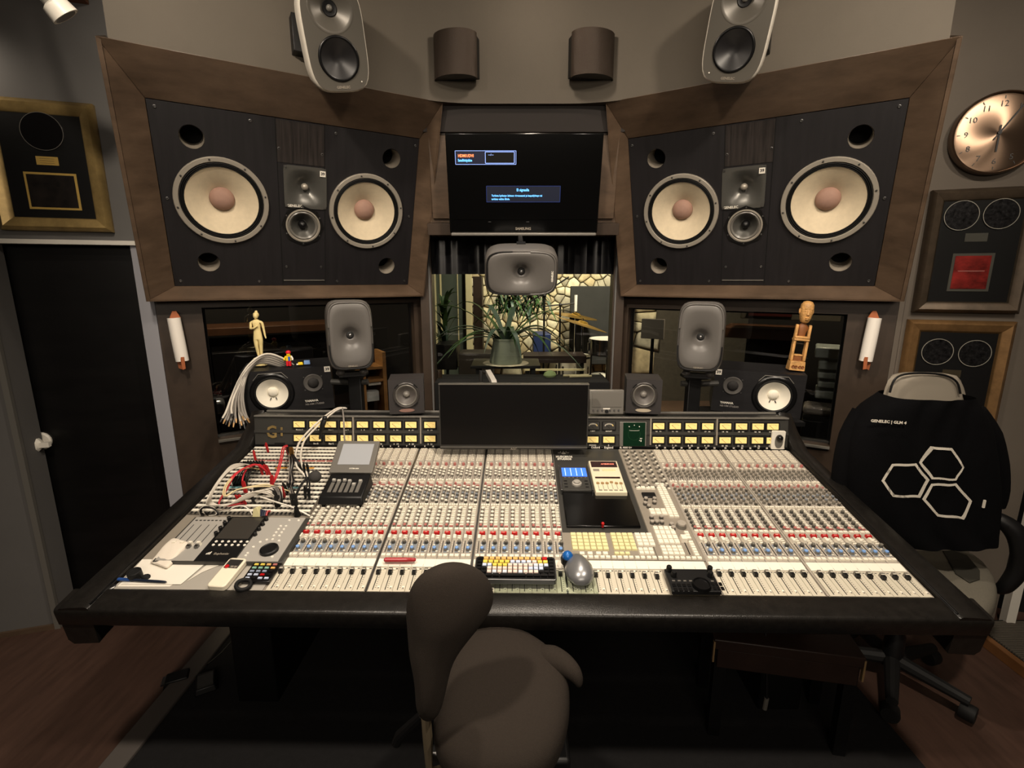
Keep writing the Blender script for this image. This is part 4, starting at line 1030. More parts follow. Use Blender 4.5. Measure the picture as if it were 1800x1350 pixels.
for k in range(3):
    cord('brass tipped black cord beside the white cables, %s from the left' % NTH[k], [(511+k*2, 799, .05), (516+k*2, 806, .06), (523+k*2, 816, .045), (530+k*2, 826, .02)], M_bc, .0028, 'brass tipped cords', M_brass, (1, 0))
for k in range(2):
    cord('thin black plug cord below the foam microphone ball, %s one' % ('left', 'right')[k], [(535+k*7, 828, .07), (540+k*4, 845, .05), (539+k*5, 858, .04), (537+k*7, 873+k*4, .008)], M_bc, .003, 'thin black plugs')
cord('white cord stretched diagonally towards the microphone foot', [(457, 873, .03), (490, 884, .03), (515, 892, .025), (545, 907, .004)], mat('bright_white_cord', '#ece6da', .5), .003, None, M_plug, (0, 0))
cord('thin white cord curving along the bottom jack rows', [(400, 902, .006), (408, 893, .03), (425, 889, .035), (438, 896, .02), (443, 905, .004)], mat('bright_white_cord', '#ece6da', .5), .0022, None, M_plug, (0, 0))
cord('dark plug standing alone in the lower jack rows', [(441, 862, .03), (443, 874, .03), (446, 884, .008)], M_bc, .003, None, M_plug, (0, 1))
for k in range(3):
    cord(('pale coiled cord at the lower left corner of the jack bay', 'dark coiled cord at the lower left corner of the jack bay, inner coil', 'dark coiled cord at the lower left corner of the jack bay, outer coil')[k], [(352+k*3, 906, .006), (350+k*2, 897, .03), (360, 890+k, .04), (376, 893+k, .035), (380+k*2, 904, .02), (366, 906, .01), (356+k*4, 900, .03)], M_bc if k else M_wc, .0022, 'coiled dark cords', M_plug, (0, 0))
# little block of plugs
t = thing('connector_block', 'cream and dark blue multi-pin connector block at the top edge of the silver controller', 'connector', onc(457, 905, .012, 10))
MB().hexa([(-.022, -.012, 0), (.006, -.016, 0), (.010, .010, 0), (-.018, .012, 0)], [(-.016, -.004, .030), (-.002, -.006, .036), (.004, .010, .030), (-.012, .012, .026)]).build('cream_shell', M_cream, t, bevel=.001)
for i in range(4): MB().tube([(.006+.006*i, -.012, .002), (.008+.006*i, 0, .020-.003*i), (.012+.006*i, .010, .004)], .004, 7).build('plug', mat('navy_plug', '#1a2036', .4) if i != 3 else M_plugr, t)
# two white cables coming over the bridge
M_wcab = mat('white_cable', '#d7d0c3', .5)
for k in range(2):
    A = [atY(607+k*2, 717+k, 2.24), atY(590+k*2, 719+k*2, 2.16), atY(560+k*4, 741+k*3, 2.04), atY(530+k*7, 772, 1.98), cpt(520+k*9, 796, .05), cpt(521+k*10, 818, .05), cpt(533+k*6, 833, .03), cpt(543+k*3, 848, .008)]
    t = thing('white_cable', 'white cable hanging over the meter bridge to the jack bay, %s of the two' % ('left', 'right')[k], 'cable', T(A[0]), 'white cables over the meter bridge')
    MB().tube([p-A[0] for p in A], .004, 8, 7).build('cord', M_wcab, t, smooth=60); MB().tube([A[-1]-A[0], A[-2]-A[0]+(A[-1]-A[-2])*.4], .0055, 8).build('plug', M_plug, t)
A = [atY(602, 718, 2.2), atY(604, 735, 2.055), atY(605, 760, 2.035), atY(606, 778, 2.025)]
t = thing('grey_cable', 'single grey cable hanging straight down in front of the left meters', 'cable', T(A[0])); MB().tube([p-A[0] for p in A], .0035, 8, 5).build('cord', M_gc, t)
A = [atY(571, 737, 2.03), atY(566, 750, 2.02), atY(562, 772, 2.015)]
t = thing('cable_clip', 'black clip hanging over the meters beside the white cables', 'clip', T(A[0])); MB().tube([p-A[0] for p in A], [.010, .012, .008, .004], 8, 3).build('clip_body', M_plug, t); MB().ball((0, 0, .004), .011, 10, 8).build('clip_head', M_black, t)
A = [atY(445, 742, 2.1), atY(456, 760, 2.08), cpt(462, 775, .06), cpt(467, 786, .03)]
# ------------------------------------------------------------------ loudspeakers
def compact_monitor(lab, M, horiz=False, k=1., name='studio_monitor'):
    t = thing(name, lab, 'loudspeaker', M)
    N = 64; a, b = .0945*k, .1495*k; n = 5
    R = Matrix.Rotation(PI/2, 4, 'Y') if horiz else Matrix.Identity(4)
    MB().at(R).loft([sring(a*.75, b*.82, n, N, .118), sring(a*.93, b*.95, n, N, .105), sring(a, b, n, N, .05), sring(a, b, n, N, -.052), sring(a*.965, b*.975, n, N, -.080), sring(a*.93, b*.95, n, N, -.086), sring(a*.90, b*.93, n, N, -.084)], (True, False)).build('enclosure', M_gen, t, smooth=60)
    rg = [sring(a*.90, b*.915, 4.5, N, -.082), sring(a*.885, b*.90, 4.5, N, -.089), sring(a*.85, b*.87, 4.2, N, -.092), sring(a*.72, b*.70, 3.2, N, -.0905), sring(a*.52, b*.44, 2.2, N, -.083), sring(a*.40, b*.27, 2, N, -.075), sring(a*.34, a*.34, 2, N, -.066), sring(a*.24, a*.24, 2, N, -.050), sring(a*.17, a*.17, 2, N, -.044)]
    MB().at(R).loft(rg, (False, True)).build('waveguide', M_gen, t, smooth=70)
    MB().at(T((0, -.046, 0)) @ FACE).lathe([(a*.17, -.002), (a*.155, .001), (a*.10, .002)], 28, (False, True)).build('driver_ring', M_black, t)
    MB().ball((0, -.046, 0), a*.095, 18, 12).build('tweeter', M_steel, t)
    # curved slots at both ends of the front
    for e in (1, -1):
        pts = []
        for i in range(25):
            ang = math.radians(90+(i-12)*5.6)*e
            c, s_ = math.cos(ang), math.sin(ang); r = (abs(c/(a*.905))**4.5+abs(s_/(b*.92))**4.5)**(-1/4.5); pts.append((r*c, -.0885, r*s_))
        if e == 1: MB().at(R).tube(pts, .0042*k, 6).build('bass_slot', M_gen, t, smooth=70)
        MB().at(R).tube([(p[0]*1.012, -.086, p[2]*1.008) for p in pts], .0036*k, 6).build('slot_shadow', M_black, t)
    if not horiz: text('lettering', 'GENELEC', .0095*k, M_panelg, t, T((0, -.0925, -.128*k)) @ FACE, bold=.0002)
    else: text('lettering', 'GENELEC', .0105*k, M_white, t, T((.125*k, -.0925, -.012)) @ Matrix.Rotation(-PI/2, 4, 'Y') @ FACE, bold=.0003)
    return t
KS = 1.08
for s, (px, py), lab in ((1, (614, 588), 'dark grey round cornered monitor loudspeaker to the left of the centre window'), (-1, (1232, 591), 'dark grey round cornered monitor loudspeaker to the right of the centre window')):
    P = atY(px, py, 2.32); M = place(P, 22*s, -2)
    t = compact_monitor(lab, M, False, KS)
    st = MB(); zb = -.1495*KS
    q = M
    for x in (-1, 1): MB().ball((x*.052, -.02, zb-.014), .019, 14, 10, (1.1, 1, .8)).build('stand_foot', M_gen, t)
    MB().box((0, .0, zb-.024), (.12, .06, .02)).build('stand_plate', M_black, t)
    stn = thing('speaker_stand', 'black pole stand under the monitor loudspeaker %s of the centre window' % ('left' if s == 1 else 'right'), 'stand', T((P.x, P.y+.03, 0)))
    Lz = P.z+zb-.045
    MB().box((0, .02, Lz/2), (.062, .05, Lz-.01)).build('pole', M_black, stn, bevel=.004)
    MB().box((0, .02, .008), (.3, .26, .016)).build('base', M_black, stn, bevel=.003)
    MB().box((0, .02, Lz+.004), (.10, .10, .012)).build('top_plate', M_black, stn)
    MB().tube([(-.12*s, .02, Lz-.03), (.0, .02, Lz-.035), (.06*s, .02, Lz-.03)], .014, 8).build('clamp', M_bridge, stn)
P = atY(916, 473, 2.30)
t = compact_monitor('dark grey monitor loudspeaker lying on its side below the television', place(P, 0, 14), True, KS*1.0)
MB().box((0, .06, .098), (.04, .04, .02)).build('hanging_bracket', M_black, t); MB().tube([(0, .06, .10), (0, .15, .095), (0, .535, .073)], .012, 8).build('hanging_arm', M_black, t)

def bookshelf(lab, M, s):
    t = thing('nearfield_monitor', lab, 'loudspeaker', M)
    w, h, d = .382, .206, .195
    M_cab = mat('black_ash_cabinet', '#161517', .5, var=.4, vscale=8, stretch=(.6, 4, 6)); wx = -.070*s; tx = .108*s
    MB().box((0, (d+.034)/2, 0), (w, d-.034, h)).build('cabinet', M_cab, t, bevel=.002)
    holed_plate('front_board', [(-w/2, -h/2), (w/2, -h/2), (w/2, h/2), (-w/2, h/2)], [(wx, -.004, .080), (tx, .028, .030)], M_cab, t, None, .034)
    MW = T((wx, 0, -.004)) @ FACE
    MB().at(MW).lathe([(.094, 0), (.094, .004), (.088, .008), (.078, .008), (.074, .002)], 48, (False, False)).build('woofer_frame', M_satin, t, smooth=30)
    MB().at(T((wx, -.002, -.004)) @ FACE).prism(rrect(.178, .200, .045, 1), -.001, .0035) if False else None
    o = MB().at(MW).lathe([(.090, .0005), (.0905, .004), (.0875, .0075), (.086, .0070)], 48, (False, False)).build('frame_ring', M_bridgeg, t)
    MB().at(MW).lathe([(.078, .004), (.073, .011), (.067, .006)], 44, (False, False)).build('surround', M_rubber, t)
    MB().at(MW).lathe([(.0675, .006), (.045, -.008), (.022, -.022)], 44, (False, True)).build('cone', M_conew, t, smooth=60)
    MB().at(MW).lathe([(.024, -.021), (.021, -.012), (.013, -.007), (.001, -.005)], 32, (False, True)).build('dust_cap', M_conew, t, smooth=60)
    for x in (-1, 1): MB().at(MW).tube([(x*.010, -.026, -.014), (x*.014, -.034, -.006)], .0022, 6).build('lead_wire', M_black, t)
    # clipped corner plate above the woofer
    MB().tube([(wx-.072, -.003, .062), (wx-.048, -.003, .090), (wx+.048, -.003, .090), (wx+.072, -.003, .062)], .0018, 6).build('corner_trim', M_bridgeg, t)
    for a in (45, 135, 225, 315):
        MB().at(T((wx+.108*math.cos(math.radians(a))*.80, -.001, -.004+.105*math.sin(math.radians(a))*.82)) @ FACE).lathe([(.005, 0), (.004, .003)], 8).build('screw', M_steel, t)
    MT = T((tx, 0, .028)) @ FACE
    MB().at(MT).lathe([(.043, 0), (.043, .003), (.040, .006), (.030, .003), (.025, .003)], 40, (False, False)).build('tweeter_ring', mat('tweeter_grey', '#565350', .6), t)
    MB().at(MT).lathe([(.0255, .002), (.022, .007), (.012, .011), (.001, .012)], 32).build('tweeter_dome', mat('tweeter_mesh', '#2c2a29', .55, bump=.4, bscale=900), t)
    for a in (40, 140, 220, 320): MB().at(T((tx+.050*math.cos(math.radians(a)), -.001, .028+.048*math.sin(math.radians(a)))) @ FACE).lathe([(.004, 0), (.003, .003)], 8).build('screw', M_steel, t)
    text('lettering', 'YAMAHA', .014, M_white, t, T((tx-.045, -.0012, -.058)) @ FACE, 'LEFT', bold=.0004)
    text('lettering', 'NS-10M STUDIO', .0115, mat('grey_print', '#9a9690', .5), t, T((tx-.045, -.0012, -.074)) @ FACE, 'LEFT', bold=.0001)
    MB().box(((w/2-.016)*s, -.001, h/2-.014), (.026, .002, .026)).build('sticker', M_white, t)
    text('sticker_print', '39', .018, M_black, t, T(((w/2-.016)*s, -.0024, h/2-.014)) @ FACE, bold=.0006)
    for x in (-.14, .14): MB().box((x, .1, -h/2-.006), (.05, .15, .012)).build('rubber_pad', M_rubber, t)
    return t
MNS = {}
for s, q, lab in ((1, (508, 685), 'black wide bookshelf loudspeaker with a white cone under the cream figurine'), (-1, (1331, 690), 'black wide bookshelf loudspeaker with a white cone under the carved wooden figure')):
    P = atY(q[0], q[1]+2, 2.37); MNS[s] = place(P, 19*s, 4, -1.5*s) @ Matrix.Scale(1.06, 4); bookshelf(lab, MNS[s], s)
def cube(lab, M, badge):
    t = thing('cube_speaker', lab, 'loudspeaker', M); w = .150
    M_cab = mat('charcoal_cabinet', '#322f2f', .5); MB().box((0, (w+.028)/2, 0), (w, w-.028, w)).build('cabinet', M_cab, t, bevel=.002)
    holed_plate('front_board', [(-w/2, -w/2), (w/2, -w/2), (w/2, w/2), (-w/2, w/2)], [(0, .008, .046)], M_cab, t, None, .028)
    Mc_ = T((0, 0, .008)) @ FACE
    MB().at(Mc_).lathe([(.057, 0), (.057, .004), (.053, .006), (.047, .004)], 36, (False, False)).build('driver_frame', mat('driver_frame_dark', '#3d3a38', .4, .2), t)
    for a in (45, 135, 225, 315): MB().at(Mc_ @ Matrix.Rotation(math.radians(a), 4, 'Z') @ T((.0555, 0, .003))).box((0, 0, 0), (.008, .022, .005)).build('frame_notch', M_black, t)
    MB().at(Mc_).lathe([(.048, .003), (.044, .007), (.039, .002)], 36, (False, False)).build('surround', M_bridgeg, t)
    MB().at(Mc_).lathe([(.040, .003), (.026, -.010), (.014, -.020)], 36, (False, True)).build('cone', mat('grey_cone', '#5a5653', .5), t, smooth=60)
    MB().at(Mc_).lathe([(.0150, -.018), (.012, -.008), (.006, -.004), (.001, -.003)], 24).build('dust_cap', mat('mid_grey_cap', '#7d7973', .45), t, smooth=60)
    MB().at(T((0, -.001, -.060)) @ FACE).loft([[(p[0], p[2], z) for p in sring(.034, .0075, 2, 32, 0)] for z in (-.001, .0018)]).build('badge', badge, t)
    MB().box((0, w/2+.01, -w/2-.005), (w*.9, w*.86, .009)).build('foam_pad', M_rubber, t)
    return t
Zb = (MBRw @ Vector((0, .06, ztopb))).z
for s, q, lab, bd in ((1, (714, 690), 'small black cube loudspeaker with an oval pinkish badge, left of the wide computer screen', mat('pinkish_badge', '#8a6a60', .5)), (-1, (1132, 694), 'small black cube loudspeaker with an oval beige badge beside the small grey screen', mat('beige_badge', '#b3a792', .5))):
    P = atY(*q, 2.095); P.z = Zb+.012+.009+.075; cube(lab, place(P, 9*s, 0), bd)

# hanging surround loudspeakers
def hanging(lab, M, s):
    t = thing('hanging_monitor', lab, 'loudspeaker', M); N = 56
    a, b = .118, .178
    def rg(f, g, y, n=4.2): return sring(a*f, b*g, n, N, y)
    MB().loft([rg(.72, .80, .20), rg(.90, .92, .17), rg(.99, .99, .08), rg(1., 1., -.02), rg(.97, .98, -.050), rg(.93, .955, -.056)], (True, False)).build('enclosure', M_genhang, t, smooth=60)
    holed_plate('front_face', [(p[0], p[2]) for p in rg(.935, .957, 0)], [(0, .098, .080), (0, -.062, .070)], M_genface, t, T((0, -.0585, 0)), .03)
    # waveguide dish
    MB().at(T((0, -.0585, .098)) @ FACE).lathe([(.084, .000), (.080, .0015), (.070, -.004), (.050, -.016), (.030, -.030), (.024, -.034)], 40, (False, True)).build('waveguide', M_genface, t, smooth=70)
    MB().at(T((0, -.0285, .098)) @ FACE).lathe([(.027, .000), (.025, .003), (.018, .001)], 28, (False, True)).build('tweeter_ring', M_black, t)
    MB().ball((0, -.030, .098), .012, 16, 10).build('tweeter_dome', M_screeng, t)
    Mw = T((0, -.0585, -.062)) @ FACE @ Matrix.Scale(.82, 4)
    MB().at(Mw).lathe([(.094, 0), (.094, .004), (.088, .008), (.080, .003)], 44, (False, False)).build('woofer_surround', M_satin, t, smooth=70)
    MB().at(Mw).lathe([(.081, .004), (.055, -.010), (.030, -.022), (.018, -.027), (.001, -.028)], 44, (False, True)).build('woofer_cone', M_conedark, t, smooth=70)
    text('lettering', 'GENELEC', .0125, M_panelg, t, T((0, -.0595, -.158)) @ FACE, bold=.0004)
    MB().at(T((.075*s, -.0595, -.14)) @ FACE).lathe([(.003, 0), (.002, .002)], 8).build('status_lamp', M_white, t)
    MB().box((0, .25, .02), (.05, .14, .05)).build('mount_arm', M_black, t, bevel=.004)
    return t
for s, q, lab in ((1, (586, 70), 'pale grey loudspeaker hanging high on the wall at upper left'), (-1, (1299, 54), 'pale grey loudspeaker hanging high on the wall at upper right')):
    P = dep(*q, 1.95); hanging(lab, place(P, 27*s, 20, -10*s), s)
# black louvred boxes behind them and the two half round wall lamps
for s, q, lab in ((1, (528, 70), 'flat black perforated box on the wall behind the hanging loudspeaker at left'), (-1, (1338, 68), 'flat black perforated box on the wall behind the hanging loudspeaker at right')):
    n = Vector((-.5135*s, .858, 0)); P = pl(q[0], q[1], Vector((-1.0*s, 2.304, 0)), n)
    Mx = frame(P-n*.03, (.858, .5135*s, 0), (0, 0, 1)); t = thing('wall_box', lab, 'wall box', Mx)
    MB().box((.02*s, 0, 0), (.12, .07, .14)).build('housing', M_black, t, bevel=.003)
    hb = MB()
    for i in range(5):
        for j in range(4): hb.box((.02*s-.02+i*.010, -.0355, -.03+j*.012), (.004, .002, .006))
    stuff(hb.build('perforation', M_bridgeg, t, smooth=0))
for s, q, lab in ((1, (801, 102), 'half round black perforated wall lamp to the left over the television'), (-1, (1041, 101), 'half round black perforated wall lamp to the right over the television')):
    P = atY(*q, 2.60); t = thing('wall_lamp', lab, 'wall lamp', place((P.x, P.y, P.z), -14*s))
    pts = [(-.105*math.cos(PI*k/20)*1.0, -.075*math.sin(PI*k/20)) for k in range(21)]
    m = MB(); m.loft([[(x, y, z) for x, y in pts]+[(x*.97, y*.95, z) for x, y in reversed(pts)] for z in (-.095, .095)])
    m.build('shade', mat('perforated_bronze', '#463c34', .38, .4, bump=.6, bscale=700), t, smooth=40)
    MB().box((0, .02, 0), (.205, .05, .17)).build('back_plate', M_black, t)
    MB().prism([(x*.96, y*.94) for x, y in pts], -.090, -.086).build('bottom_plate', M_bridge, t)

# ------------------------------------------------------------------ television
PT = Vector((atY(922, 233, 2.5).x, 2.5, atY(922, 233, 2.5).z)); PB = Vector((PT.x, 2.6, atY(922, 410, 2.6).z))
MT_ = frame((PT+PB)/2, (1, 0, 0), PT-PB); hT = (PT-PB).length; wT = atY(1062, 233, 2.5).x-atY(782, 233, 2.5).x
t = thing('television', 'black flat television with a no signal message, tilted down over the centre window', 'television', MT_)
MB().box((0, .025, 0), (wT, .05, hT)).build('housing', M_screen, t, bevel=.006)
MB().box((0, -.0005, .022), (wT-.05, .003, hT-.088)).build('screen', M_screen, t)
MB().box((0, .0, -hT/2-.004), (wT*.98, .03, .014)).build('bottom_bar', M_bridgeg, t, bevel=.004)
text('lettering', 'SAMSUNG', .017, M_panelg, t, T((-.002, -.0022, -hT/2+.022)) @ FACE, bold=.0005)
M_osd = mat('osd_blue', '#1d2f6b', .4, emit=.55, emit_col='#2b4190'); M_osdl = mat('osd_line', '#7f9be0', .4, emit=1.0, emit_col='#7f9be0'); M_osdt = mat('osd_text', '#66b4ff', .4, emit=1.5, emit_col='#5fb0ff'); M_osdr = mat('osd_orange', '#ff8a5a', .4, emit=1.4, emit_col='#ff8450')
def tp(px, py): return on(MT_, px, py)
def rect_line(name, a, b, th, m):
    (x0, z0), (x1, z1) = tp(*a), tp(*b); mm = MB()
    for c, d in ((((x0+x1)/2, z0), (x1-x0, th)), (((x0+x1)/2, z1), (x1-x0, th)), ((x0, (z0+z1)/2), (th, abs(z1-z0))), ((x1, (z0+z1)/2), (th, abs(z1-z0)))): mm.box((c[0], -.0032, c[1]), (d[0], .0008, d[1]))
    mm.build(name, m, t, smooth=0); return x0, z0, x1, z1
x0, z0, x1, z1 = rect_line('message_border', (800, 265), (907, 289), .0022, M_osdl)
MB().box(((x0+x1)/2, -.0025, (z0+z1)/2), (x1-x0, .0008, abs(z1-z0))).build('message_panel', mat('osd_dark', '#0a0f22', .4, emit=.12, emit_col='#1c2a60'), t)
x0, z0, x1, z1 = rect_line('message_border', (853, 267), (904, 287), .0030, M_osdl)
MB().box(((x0+x1)/2, -.0030, (z0+z1)/2), (x1-x0, .0008, abs(z1-z0))).build('message_panel', M_void, t)
a = tp(805, 274); text('screen_text', 'HDMI1/DVI', .018, M_osdr, t, T((a[0], -.0036, a[1])) @ FACE, 'LEFT', bold=.0005, sx=.85)
a = tp(805, 282); text('screen_text', 'Satelliittip\u00e4\u00e4te', .016, M_osdt, t, T((a[0], -.0036, a[1])) @ FACE, 'LEFT', bold=.0004, sx=.75)
a = tp(858, 272); text('screen_text', '---/---', .012, M_osdl, t, T((a[0], -.0036, a[1])) @ FACE, 'LEFT', bold=.0003)
x0, z0, x1, z1 = rect_line('message_border', (855, 327), (984, 355), .0012, M_osd)
MB().box(((x0+x1)/2, -.0025, (z0+z1)/2), (x1-x0, .0008, abs(z1-z0))).build('message_panel', mat('osd_dark2', '#0c1222', .4, emit=.1, emit_col='#1c2a50'), t)
a = tp(919, 334); text('screen_text', 'Ei signaalia', .017, M_osdt, t, T((a[0], -.0036, a[1])) @ FACE, bold=.0004, sx=.85)
a = tp(864, 344); text('screen_text', 'Tarkista kytketyn laitteen virransaanti ja kaapeliyhteys tai', .0125, M_osdt, t, T((a[0], -.0036, a[1])) @ FACE, 'LEFT', bold=.0003, sx=.86)
a = tp(864, 350); text('screen_text', 'tarkista valittu l\u00e4hde.', .0125, M_osdt, t, T((a[0], -.0036, a[1])) @ FACE, 'LEFT', bold=.0003, sx=.86)
MB().box((0, .13, .02), (.30, .17, .20)).build('wall_mount', M_black, t)
for x in (-.17, .02): MB().box((x, -.001, -hT/2+.055), (.014, .002, .002)).build('indicator', M_steel, t)

# ------------------------------------------------------------------ screens on the bridge
Pm = atY(903, 733, 1.985); w_ = atY(1034, 733, 1.985).x-atY(772, 733, 1.985).x; h_ = atY(903, 674, 1.985).z-atY(903, 789, 1.985).z
t = thing('computer_monitor', 'wide dark computer monitor standing in front of the meter bridge', 'monitor', place((atY(903, 733, 1.985).x, 1.985, Pm.z), -.6, -1))
MB().box((0, .014, 0), (w_, .028, h_)).build('housing', M_bridge, t, bevel=.002)
MB().box((0, -.0005, .008), (w_-.010, .003, h_-.026)).build('screen', mat('monitor_screen', '#0b0a0a', .3), t)
MB().box((0, -.001, h_/2-.002), (w_, .004, .004)).build('top_edge', M_screeng, t)
MB().box((0, -.001, -h_/2+.010), (w_, .004, .003)).build('bottom_edge', M_bridgeg, t)
text('lettering', 'AOC', .012, M_panelg, t, T((0, -.004, -h_/2+.003)) @ FACE, bold=.0004)
A = [atY(872, 690, 2.04), atY(868, 672, 2.12), atY(858, 654, 2.26)]
o_ = t.matrix_basis.inverted()
MB().at(o_).tube(A, .016, 4).build('support_arm', mat('bright_alloy', '#c9c5bd', .35, .2), t, smooth=0); MB().at(o_).tube([A[2], atY(845, 652, 2.24), atY(846, 690, 2.24)], .008, 8).build('arm_bolt', M_steel, t)
MB().at(o_).box((atY(872, 720, 2.03).x, 2.02, 1.06), (.10, .022, .12)).build('mount_plate', M_steel, t)
Pm = atY(1067, 704, 2.10)
t = thing('field_monitor', 'small grey screen with a row of buttons and a knob, beside the black cube loudspeaker', 'monitor', place((Pm.x, 2.10, Zb+.016), 0, -6))
ww, hh = .152, .108
MB().box((0, .014, hh/2), (ww, .03, hh)).build('housing', M_bridgeg, t, bevel=.004)
MB().box((0, -.0018, hh*.60), (ww*.84, .003, hh*.58)).build('screen', M_screeng, t)
for i in range(6): MB().at(T((-ww*.38+i*ww*.125+(ww*.10 if i > 2 else 0), -.001, hh*.17)) @ FACE).lathe([(.0042, 0), (.0036, .004)], 12).build('button', M_steel, t)
MB().at(T((0, -.001, hh*.13)) @ FACE).lathe([(.008, 0), (.007, .010)], 14).build('knob', M_black, t)
MB().box((0, -.0015, hh*.235), (ww*.2, .002, .005)).build('name_plate', M_white, t)
MB().box((0, .05, .012), (.08, .07, .02)).build('foot', M_black, t)
Pm = atY(1365, 772, 2.055)
t = thing('desk_camera', 'white upright card with a glossy black lens at the right end of the meters', 'camera', place((Pm.x, 2.045, Pm.z), -3))
MB().prism([(x, z) for x, z in rrect(.058, .084, .004)], -.006, .006) if False else None
MB().at(FACE).prism(rrect(.056, .082, .005), -.005, .006).build('body', M_white, t, bevel=.001)
MB().at(T((.002, -.006, -.004)) @ FACE).loft([[(p[0], p[2], z) for p in sring(.0165, .030, 2.4, 32, 0)] for z in (-.001, .003)]).build('oval_plate', M_screeng, t)
MB().ball((.002, -.012, .012), .0135, 20, 12).build('lens', M_satin, t)

# ------------------------------------------------------------------ figures on the loudspeakers
def skin_body(name, joints, edges, m, parent, root=0, sub=2):
    me = bpy.data.meshes.new(name); me.from_pydata([j[0] for j in joints], edges, []); o = link(name, me, parent); me.materials.append(m)
    sk = o.modifiers.new('skin', 'SKIN'); sk.use_smooth_shade = True
    for i, d in enumerate(me.skin_vertices[0].data): r = joints[i][1]; d.radius = r if isinstance(r, tuple) else (r, r); d.use_root = (i == root)
    ss = o.modifiers.new('sub', 'SUBSURF'); ss.levels = sub; ss.render_levels = sub; return o
M_ivory = mat('ivory_resin', '#e2cf93', .5, var=.05)
Pn = MNS[1] @ Vector((-.105, .07, .103))
g = Pn.copy()
ft = atY(462, 660, 2.37)
t = thing('standing_figurine', 'cream figurine of a standing woman holding one arm across her chest', 'figurine', place((atY(458, 652, 2.42).x, 2.43, MNS[1].translation.z+.109+.012), 8) @ Matrix.Scale(.78, 4))
H = .285; u = H/7.5
MB().box((0, 0, .020), (.075, .075, .05), .8, .8).build('plinth', M_ivory, t, bevel=.002)
zb = .045
J = [((0, 0, zb+.150), (.024, .018)), ((0, 0, zb+.178), (.019, .014)), ((0, 0, zb+.208), (.026, .017)), ((0, 0, zb+.228), (.012, .011)), ((0, -.002, zb+.243), (.009, .009)),
     ((.014, 0, zb+.120), .017), ((.012, .002, zb+.072), .0115), ((.010, .004, zb+.035), .010), ((.008, .004, zb+.006), .0065),
     ((-.014, 0, zb+.120), .017), ((-.012, -.006, zb+.072), .0115), ((-.010, .002, zb+.035), .010), ((-.008, .004, zb+.006), .0065),
     ((.033, 0, zb+.222), .010), ((.038, .002, zb+.180), .0075), ((.044, -.004, zb+.142), .006), ((.050, -.010, zb+.120), .004),
     ((-.033, 0, zb+.222), .010), ((-.036, -.006, zb+.182), .0080), ((-.010, -.026, zb+.188), .0062), ((.014, -.024, zb+.204), .0055)]
E_ = [(0, 1), (1, 2), (2, 3), (3, 4), (0, 5), (5, 6), (6, 7), (7, 8), (0, 9), (9, 10), (10, 11), (11, 12), (3, 13), (13, 14), (14, 15), (15, 16), (3, 17), (17, 18), (18, 19), (19, 20)]
skin_body('body', J, E_, M_ivory, t)
hd = MB().ball((0, -.002, zb+.262), .0175, 18, 12, (.85, .95, 1.15)); hd.ball((0, -.0185, zb+.259), .0035, 8, 6); hd.ball((0, -.017, zb+.250), .004, 8, 6, (1, .6, .5)); hd.build('head', M_ivory, t)
MB().ball((0, .006, zb+.268), .0185, 16, 10, (.95, .9, 1.0)).ball((0, .014, zb+.286), .009, 12, 8).build('hair', M_ivory, t)
t = thing('toy_figure', 'tiny toy figure with red hair, yellow and blue top and red legs', 'toy', place((atY(510, 640, 2.42).x, 2.41, MNS[1].translation.z+.109+.009), 10))
M_ty = mat('toy_yellow', '#e8c520', .35); M_tb = mat('toy_blue', '#2a5fc0', .35); M_tr = mat('toy_red', '#d0202c', .35)
MB().box((-.006, -.004, .012), (.010, .016, .024)).box((.006, -.004, .012), (.010, .016, .024)).build('leg', M_tr, t, bevel=.001)
MB().box((0, 0, .038), (.026, .014, .026), .75, .9).build('torso', M_ty, t, bevel=.001); MB().box((.004, -.0074, .036), (.010, .001, .020)).build('bib', M_tb, t)
for x in (-1, 1): MB().tube([(x*.012, 0, .048), (x*.019, -.004, .036), (x*.019, -.010, .028)], .004, 7).build('arm', M_ty if x < 0 else M_white, t)
MB().at(T((0, 0, .051))).lathe([(.008, 0), (.009, .003), (.009, .014), (.006, .017)], 14).build('head', M_ty, t); MB().ball((0, .001, .066), .0115, 14, 8, (1.05, 1.05, .9)).build('hair', M_tr, t)
t = thing('toy_bricks', 'tiny yellow and pale blue toy piece lying beside the red haired toy figure', 'toy', place((atY(533, 640, 2.42).x, 2.43, MNS[1].translation.z+.109+.0105), 20))
MB().box((-.016, -.006, .008), (.026, .016, .014), .8, .8).build('yellow_piece', M_ty, t, bevel=.003); MB().box((.014, .004, .011), (.030, .020, .020), .9, .9).build('blue_piece', mat('toy_paleblue', '#7fa6e0', .35), t, bevel=.002); MB().box((-.030, -.010, .005), (.010, .008, .008)).build('white_piece', M_white, t, bevel=.002)
